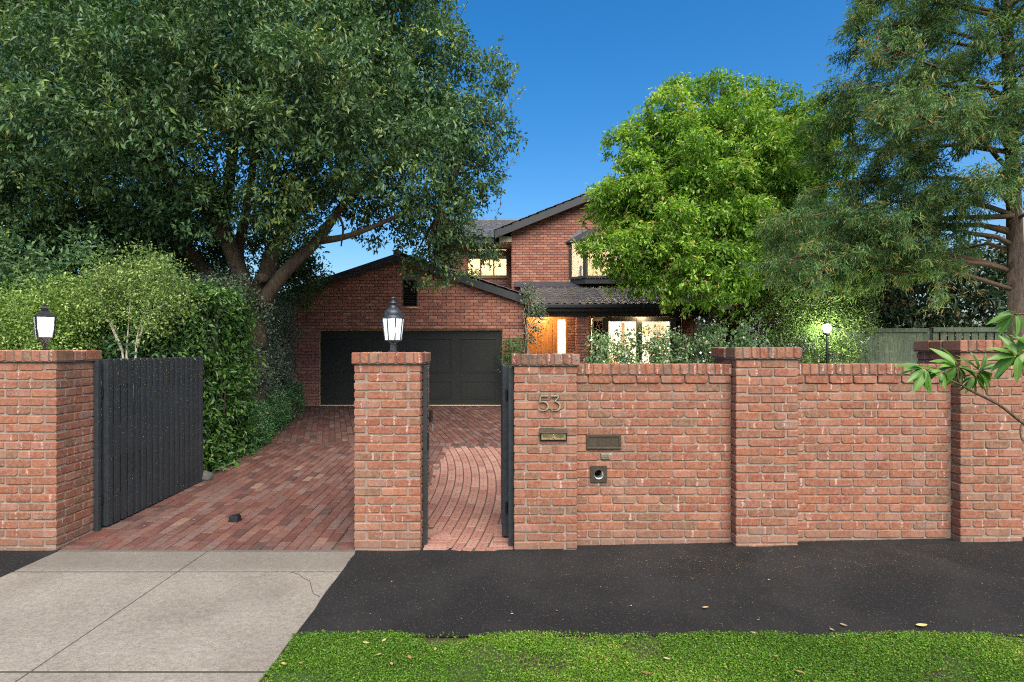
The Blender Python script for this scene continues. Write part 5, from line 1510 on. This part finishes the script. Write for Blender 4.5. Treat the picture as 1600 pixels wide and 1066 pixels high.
foliage(sd, 'foliage', 'leaf_fig', [lobe(170, 590, 2.5, .5), lobe(240, 570, 2.5, .5), lobe(100, 580, 2.6, .5), lobe(30, 540, 2.6, .55), lobe(170, 520, 2.7, .5), lobe(90, 490, 2.9, .55), lobe(270, 530, 2.7, .4), lobe(0, 430, 3.0, .6), lobe(130, 430, 3.1, .55), lobe(230, 450, 3.1, .4)], 1100, 12, .08, .034, 63, .2, .06, tint=(.35, .15))
limb(MB(), [(-5.6, 2.5, -.05), (-5.6, 2.5, 1.6)], .04, .02, 7).build('stem', M['bark_dark'], sd)

# ---------------------------------------------------------------- plants on the right
sr = thing('lamp_shrub', tuple(at(1285, 570, 7.3)[:2]) + (.3,), 'light green leafy shrub behind the lit globe lamp', 'shrub')
foliage(sr, 'foliage', 'leaf_shrub', [lobe(1285, 510, 7.4, .60), lobe(1245, 540, 7.1, .50), lobe(1325, 525, 7.2, .48), lobe(1265, 455, 7.6, .55), lobe(1225, 490, 7.6, .55), lobe(1300, 560, 6.9, .4), lobe(1330, 470, 7.6, .45), lobe(1235, 430, 8.0, .55), lobe(1290, 410, 8.0, .5)],
        2500, 13, .062, .024, 71, .24, .06, droop=.3, splay=.6, tint=(.42, .18), clip=lambda p: np.hypot(p[:, 0]-6.73, p[:, 1]-6.4) > .3)
limb(MB(), [A(1285, 600, 7.4), A(1283, 520, 7.4), A(1270, 440, 7.6)], .06, .02, 8).build('stem', M['bark_dark'], sr, True)
sm = thing('magnolia_bush', tuple(at(1480, 520, 8.6)[:2]) + (.4,), 'dark glossy large-leaved bush rising behind the green paling fence', 'shrub')
foliage(sm, 'foliage', 'leaf_magnolia', [lobe(1480, 470, 8.6, 1.0), lobe(1400, 490, 8.6, .9), lobe(1560, 465, 8.6, .95), lobe(1350, 500, 8.7, .8), lobe(1620, 470, 8.8, 1.1), lobe(1440, 440, 9, .8), lobe(1540, 425, 9.0, .7), lobe(1400, 545, 8.4, 1.0), lobe(1500, 540, 8.4, 1.0)],
        2000, 9, .15, .062, 72, .28, .10, True, droop=.3, tint=(.5, .2), clip=lambda p: p[:, 1] > 7.5)
limb(MB(), [A(1480, 620, 8.6), A(1478, 530, 8.6), A(1470, 460, 8.7)], .07, .03, 8).build('stem', M['bark_dark'], sm, True)
sc = thing('copper_shrub', tuple(at(1185, 570, 10.4)[:2]) + (.45,), 'brownish copper-leaved shrub in the shade beside the bright green tree', 'shrub')
foliage(sc, 'foliage', 'leaf_copper', [lobe(1185, 505, 10.4, .6), lobe(1150, 520, 10.2, .5), lobe(1215, 520, 10.2, .5), lobe(1180, 470, 10.8, .5), lobe(1215, 450, 11, .5)], 1000, 12, .07, .034, 73, .2, .07, tint=(.5, .2))
limb(MB(), [A(1185, 600, 10.4), A(1185, 520, 10.4)], .04, .02, 7).build('stem', M['bark_dark'], sc)
st_ = thing('garden_tree', tuple(at(1290, 570, 12)[:2]) + (.45,), 'dark green tree far back between the bright tree and the cypress', 'tree')
foliage(st_, 'crown', 'leaf_conifer', [lobe(1250, 400, 12, 1.0), lobe(1330, 380, 12, 1.1), lobe(1290, 460, 12, 1.1), lobe(1380, 430, 12, 1.0), lobe(1220, 480, 12, .8), lobe(1350, 490, 12, 1.0)], 2000, 13, .11, .045, 74, .3, .1, tint=(.35, .15))
limb(MB(), [A(1290, 600, 12), A(1290, 400, 12)], .12, .05, 8).build('trunk', M['bark_dark'], st_, True)

ROSE = ((945, 540, 7.2, .30, 'slender rose bush in front of the porch column'), (985, 532, 7.6, .34, 'white-flowered rose bush below the first lounge window post'), (1030, 526, 7.4, .36, 'rose bush with tall shoots before the middle of the lit window'),
        (1075, 532, 7.6, .36, 'rose bush crowding the end post of the lit window'), (1118, 528, 7.2, .38, 'broad rose bush under the trunk of the bright green tree'), (1165, 525, 6.6, .38, 'rose bush with pale blooms beside the cap of the middle brick pier'))
for i, (px_, py_, Y_, r_, lab) in enumerate(ROSE):
    q = at(px_, py_, Y_); zg = gz(1, Y_)
    rs = thing('rose_bush', (q[0], Y_, zg), lab, 'rose bush', 'rose bushes along the front garden')
    top = at(px_, py_ - (6 if i < 4 else 14), Y_)[2]
    rr = random.Random(80+i); cp, ca, mb = [], [], MB()
    for k in range(15):
        a = rr.uniform(0, 6.28); rad = rr.uniform(.1, 1.35)*r_; h = top + rr.uniform(-.42, .22)
        tip = Vector((q[0] + math.cos(a)*rad, Y_ + math.sin(a)*rad, h)); b = Vector((q[0] + rr.uniform(-.1, .1), Y_ + rr.uniform(-.1, .1), zg-.03))
        mid = b.lerp(tip, .55) + Vector((rr.uniform(-.08, .08), rr.uniform(-.08, .08), 0))
        mb.tube([b, mid, tip], [.009, .006, .003], 5)
        for s in range(13):
            t = .32 + .68*rr.random(); p = (b.lerp(mid, t/.55) if t < .55 else mid.lerp(tip, (t-.55)/.45))
            cp.append(tuple(p)); ca.append((rr.gauss(0, 1), rr.gauss(0, 1), rr.gauss(.2, .6)))
    mb.build('stem', M['white_stem'], rs)
    rng = np.random.default_rng(90+i)
    mesh_obj('foliage', leaf_mesh('foliage', *sprays(np.array(cp), np.array(ca), 12, .18, .055, .072, .046, rng, tint=(.42, .20), tip=.1), M['leaf_rose']), rs)

vn = thing('wall_climber', (.66, 9.45, .44), 'straggling white-stemmed climber on the garage corner beside the front door', 'climber')
ms = MB(); cp = []
for k in range(4):
    q = [(820+k*2, 600), (821+k, 560), (818+k*3, 520), (822+k*5, 490), (824+k*4, 468)]
    limb(ms, [A(x_ + 4*math.sin(y_*.1+k), y_, 9.42 + k*.03) for x_, y_ in q], .016, .006, 6, .1, k)
ms.build('stem', M['white_stem'], vn)
foliage(vn, 'foliage', 'leaf_grey', [lobe(832, 475, 9.4, .22), lobe(834, 500, 9.4, .2), lobe(838, 520, 9.4, .12), lobe(828, 535, 9.4, .14), lobe(842, 492, 9.4, .12), lobe(826, 455, 9.45, .14)], 190, 10, .055, .028, 75, .15, .05, droop=.4)
pt = thing('potted_shrub', (-.0, 9.3, .43), 'small round green shrub by the garage door corner', 'shrub')
foliage(pt, 'foliage', 'leaf_box', [lobe(803, 545, 9.25, .24), lobe(800, 565, 9.25, .26), lobe(806, 590, 9.25, .3), lobe(806, 612, 9.25, .25)], 340, 10, .045, .022, 76, .1, .04)
limb(MB(), [(.23, 9.25, .38), (.23, 9.25, 1.6)], .02, .01, 6).build('stem', M['bark_dark'], pt)

# ---------------------------------------------------------------- grass strip
tf_ = grid_sheet('verge', span(XR+.03, 11, 60), [-30, -8, -4.6] + list(span(-3.4, GY-.03, 14)), lambda x, y: gz(x, y) - .004 + .012*mnoise.noise(Vector((x*2, y*2, 0))), M['turf_soil'])
rng = np.random.default_rng(99)
n = 250000
gx_ = rng.uniform(XR - .01, 4.3, n); gy_ = rng.uniform(-3.1, GY + .015, n)
edge = GY + .012 + .022*np.sin(gx_*5.1) + .016*np.sin(gx_*13.7+1) - .01
cov = np.sin(gx_*3.3 + 1.7*np.sin(gy_*4.1))*np.cos(gy_*6.1 + gx_*1.3) + .6*np.sin(gx_*9.7 + gy_*5.3)*np.sin(gy_*11 - gx_*3)
hole = (gx_ > -.55) & (gx_ < -.25) & (gy_ > GY-.12)
thin = np.clip(.97 - .5*(cov < -.75) - .38*(gx_ < .6)*(cov < -.15) - .2*(cov < -.35), .22, 1)*np.where(hole, .12, 1)
left_edge = XR + .012 + .018*np.sin(gy_*9) + .03*(gy_ > GY - .15)*0
k = (rng.random(n) < thin) & (gy_ < edge) & (gx_ > left_edge)
gx_, gy_ = gx_[k], gy_[k]; n = len(gx_)
gzv = np.array([gz(a, b) for a, b in zip(gx_, gy_)])
clover = rng.random(n) < .62
hgt = np.where(clover, rng.uniform(.008, .034, n), 0.0)
pp = np.stack([gx_, gy_, gzv - .004 + hgt], 1)
d_ = rng.normal(size=(n, 3))*np.where(clover, 1, .55)[:, None]; d_[:, 2] = np.where(clover, rng.normal(size=n)*.35 + .15, np.abs(rng.normal(size=n))*.5 + .7)
up = rng.normal(size=(n, 3))*.4 + np.array([0, 0, 1.0])
Lg = np.where(clover, rng.uniform(.008, .017, n), rng.uniform(.018, .042, n)); Wg = np.where(clover, Lg*.75, .0042)
patch = .17*np.sin(gx_*2.1 + gy_*3.0) + .10*np.sin(gx_*7.1)*np.cos(gy_*8.3)
o = mesh_obj('grass', leaf_mesh('grass', pp, d_, up, Lg, Wg, .45 + patch + rng.normal(size=n)*.17 + (rng.random(n) < .05)*.5, M['grass_blade']))
tag(o, 'short green lawn and clover strip along the footpath', 'grass', kind='stuff')

# ---------------------------------------------------------------- leafy street tree reaching in from the right
stt = thing('street_tree', (2.95, -3.35, 0), 'leafy young street tree reaching over the footpath with long narrow green leaves', 'tree')
def big_leaf(seed, L=1.0, W=.30):
    rr = random.Random(seed); n = 7; v, f = [], []
    bend, tw_ = rr.uniform(.10, .32), rr.uniform(-.25, .25)
    for i in range(n+1):
        t = i/n; w = W*.5*math.sin(math.pi*min(1, (t*.93+.05)))**.8*(1.12 - .35*t) if 0 < i < n else .006
        z = -bend*t*t; a = tw_*t
        for s_, k in ((-1, .20), (0, 0), (1, .20)):
            x_, zz_ = s_*w, abs(s_)*w*k*2.2
            v.append((x_*math.cos(a) - zz_*math.sin(a), t*L, z + x_*math.sin(a) + zz_*math.cos(a)))
    for i in range(n):
        for j in range(2): f.append((i*3+j, i*3+j+1, (i+1)*3+j+1, (i+1)*3+j))
    tint = np.full(len(f), rr.uniform(.15, .85))
    return np_mesh('leaf', v, f, M['leaf_street'], True, {'tint': tint})
LV = [big_leaf(i, 1.0, .27 + .02*(i % 4)) for i in range(10)]
ST = lambda px, py, Y=-3.2: Vector(at(px, py, Y))
bw = MB()
limb(bw, [(2.95, -3.35, -.1), (2.93, -3.33, 1.0), (2.95, -3.3, 1.9), (2.98, -3.25, 2.9)], .035, .018, 9)
bw.build('trunk', M['bark_dark'], stt, True)
br_ = MB()
limb(br_, [(2.94, -3.33, 1.25), ST(1680, 705, -3.28), ST(1605, 665, -3.22), ST(1560, 632, -3.2), ST(1503, 602, -3.18), ST(1496, 575, -3.18)], .011, .0035, 7)
limb(br_, [ST(1503, 602, -3.18), ST(1470, 588, -3.2), ST(1443, 576, -3.22)], .004, .002, 6)
limb(br_, [ST(1500, 590, -3.18), ST(1530, 582, -3.12)], .004, .002, 6)
limb(br_, [ST(1620, 672, -3.23), ST(1600, 690, -3.2), ST(1594, 672, -3.18), ST(1600, 655, -3.18)], .004, .003, 6)
limb(br_, [(2.95, -3.3, 2.0), ST(1640, 505, -3.3), ST(1612, 492, -3.28), ST(1585, 491, -3.26)], .009, .003, 7)
limb(br_, [ST(1660, 520, -3.3), ST(1610, 545, -3.3), ST(1588, 556, -3.3)], .006, .003, 6)
br_.build('branch', M['twig'], stt, True)
rr = random.Random(23)
def whorl(c, n, a0, a1, l0, l1, fwd=.5, seed=0):
    """Leaves fanning out in the picture between two angles (0 = right, 90 = up)."""
    for i in range(n):
        a = R(a0 + (a1-a0)*(i+.5)/n + rr.uniform(-9, 9)); y = rr.uniform(-1, 1)*fwd
        d = Vector((math.cos(a), y, math.sin(a))).normalized()
        up = Vector((rr.uniform(-.5, .5), rr.uniform(-.9, -.1), 1.0)); s_ = d.cross(up).normalized(); u = s_.cross(d)
        m3 = Matrix((s_, d, u)).transposed(); L = rr.uniform(l0, l1)
        o = mesh_obj('leaf', rr.choice(LV), stt); o.location = c + d*.006 + Vector((rr.uniform(-.004, .004), rr.uniform(-.01, .01), rr.uniform(-.004, .004))); o.rotation_euler = m3.to_euler(); o.scale = (L, L, L)
whorl(ST(1443, 576, -3.22), 17, 150, 345, .07, .115)
whorl(ST(1496, 573, -3.18), 18, 110, 375, .07, .12)
whorl(ST(1470, 580, -3.2), 10, 130, 330, .05, .085)
whorl(ST(1530, 580, -3.12), 14, -75, 150, .07, .11)
whorl(ST(1520, 588, -3.12), 8, 190, 320, .06, .09)
whorl(ST(1585, 491, -3.26), 9, 150, 300, .06, .10)
whorl(ST(1588, 556, -3.3), 11, 60, 300, .08, .115)
whorl(ST(1612, 545, -3.3), 8, 120, 280, .08, .11)
for c_ in ((2.98, -3.25, 2.6), (2.9, -3.2, 2.3), (2.96, -3.3, 2.9), (2.8, -3.3, 2.75), (3.1, -3.3, 2.5)):
    whorl(Vector(c_), 9, 0, 360, .08, .12, 1.0)

# ---------------------------------------------------------------- fallen leaves and litter
def fallen(px, py, size, mat, label, ang, group, curl=.25):
    Zr = FPX*CAMZ/(py-545); X, Y = (px-790)*Zr/FPX, Zr - CAMD
    g_ = gz(X, Y)
    if Y > 0:
        Zr = FPX*(CAMZ-g_)/(py-545); X, Y = (px-790)*Zr/FPX, Zr - CAMD; g_ = gz(X, Y)
    lift = .030 if (Y < GY - .03 and X > XR) else .004
    n = 5; v, f = [], []
    for i in range(n+1):
        t = i/n; w = .25*math.sin(math.pi*(t*.9+.05))
        for s_ in (-1, 0, 1):
            x_, y_ = (t-.5), s_*w
            z_ = curl*(.9*(t-.5)**2 + .8*abs(s_)*w) + .03
            v.append((X + size*(x_*math.cos(ang) - y_*math.sin(ang)), Y + size*(x_*math.sin(ang) + y_*math.cos(ang)), g_ + lift + size*z_))
    for i in range(n):
        for j in range(2): f.append((i*3+j, i*3+j+1, (i+1)*3+j+1, (i+1)*3+j))
    o = mesh_obj('fallen_leaf', np_mesh('fallen_leaf', v, f, M[mat], True, {'tint': np.full(len(f), random.random())}))
    tag(o, label, 'leaf', group)
fallen(1440, 980, .085, 'yellow_leaf', 'large yellow fallen leaf at the edge of the lawn', .1, None, .5)
fallen(1102, 952, .055, 'dry_leaf', 'brown crumpled leaf alone in the middle of the dark footpath', .3, None, .6)
for px_, py_, s_ in ((560, 990, .05), (572, 1012, .05), (600, 1008, .045), (640, 1035, .05), (612, 1045, .035), (592, 1030, .035), (680, 1022, .04), (443, 1045, .04), (470, 1044, .035), (1042, 1037, .045), (1212, 1033, .03), (1250, 1058, .045), (1010, 1060, .06), (1178, 990, .04), (1300, 985, .04)):
    fallen(px_, py_, s_, 'dry_leaf', 'small dry tan leaf lying on the green lawn strip', random.uniform(0, 3), 'dry leaves scattered on the lawn')
for px_, py_, s_ in ((612, 910, .025), (1201, 911, .028), (986, 948, .025), (800, 960, .022), (1185, 970, .022), (1318, 978, .05), (870, 955, .02)):
    fallen(px_, py_, s_, 'dry_leaf', 'tiny pale leaf scrap on the dark asphalt footpath', random.uniform(0, 3), 'leaf scraps on the footpath')
for px_, py_, s_ in ((392, 741, .04), (225, 822, .03), (303, 812, .03), (430, 705, .03), (488, 790, .03)):
    fallen(px_, py_, s_, 'dry_leaf', 'small dry leaf on the red brick driveway', random.uniform(0, 3), 'dry leaves on the driveway')
rng = np.random.default_rng(4)
n = 950
lx = np.concatenate([rng.uniform(-1.3, 4.6, n//2), 2.2 + rng.normal(size=n - n//2)*1.0]); ly = np.concatenate([rng.uniform(GY, -.05, n//2), -.42 + rng.normal(size=n-n//2)*.22])
k = (ly < -.03) & (ly > GY) & (lx < 6) & (lx > -1.35); lx, ly = lx[k], ly[k]; n = len(lx)
pp = np.stack([lx, ly, np.array([gz(a, b) for a, b in zip(lx, ly)]) + .003], 1)
dd = rng.normal(size=(n, 3)); dd[:, 2] = .05; Ls = rng.uniform(.004, .016, n)
o = mesh_obj('leaf_litter', leaf_mesh('leaf_litter', pp, dd, np.tile([0, 0, 1.0], (n, 1)), Ls, Ls*.3, rng.random(n), M['dry_leaf']))
tag(o, 'fine dry seed and leaf crumbs strewn over the asphalt footpath', 'litter', kind='stuff')
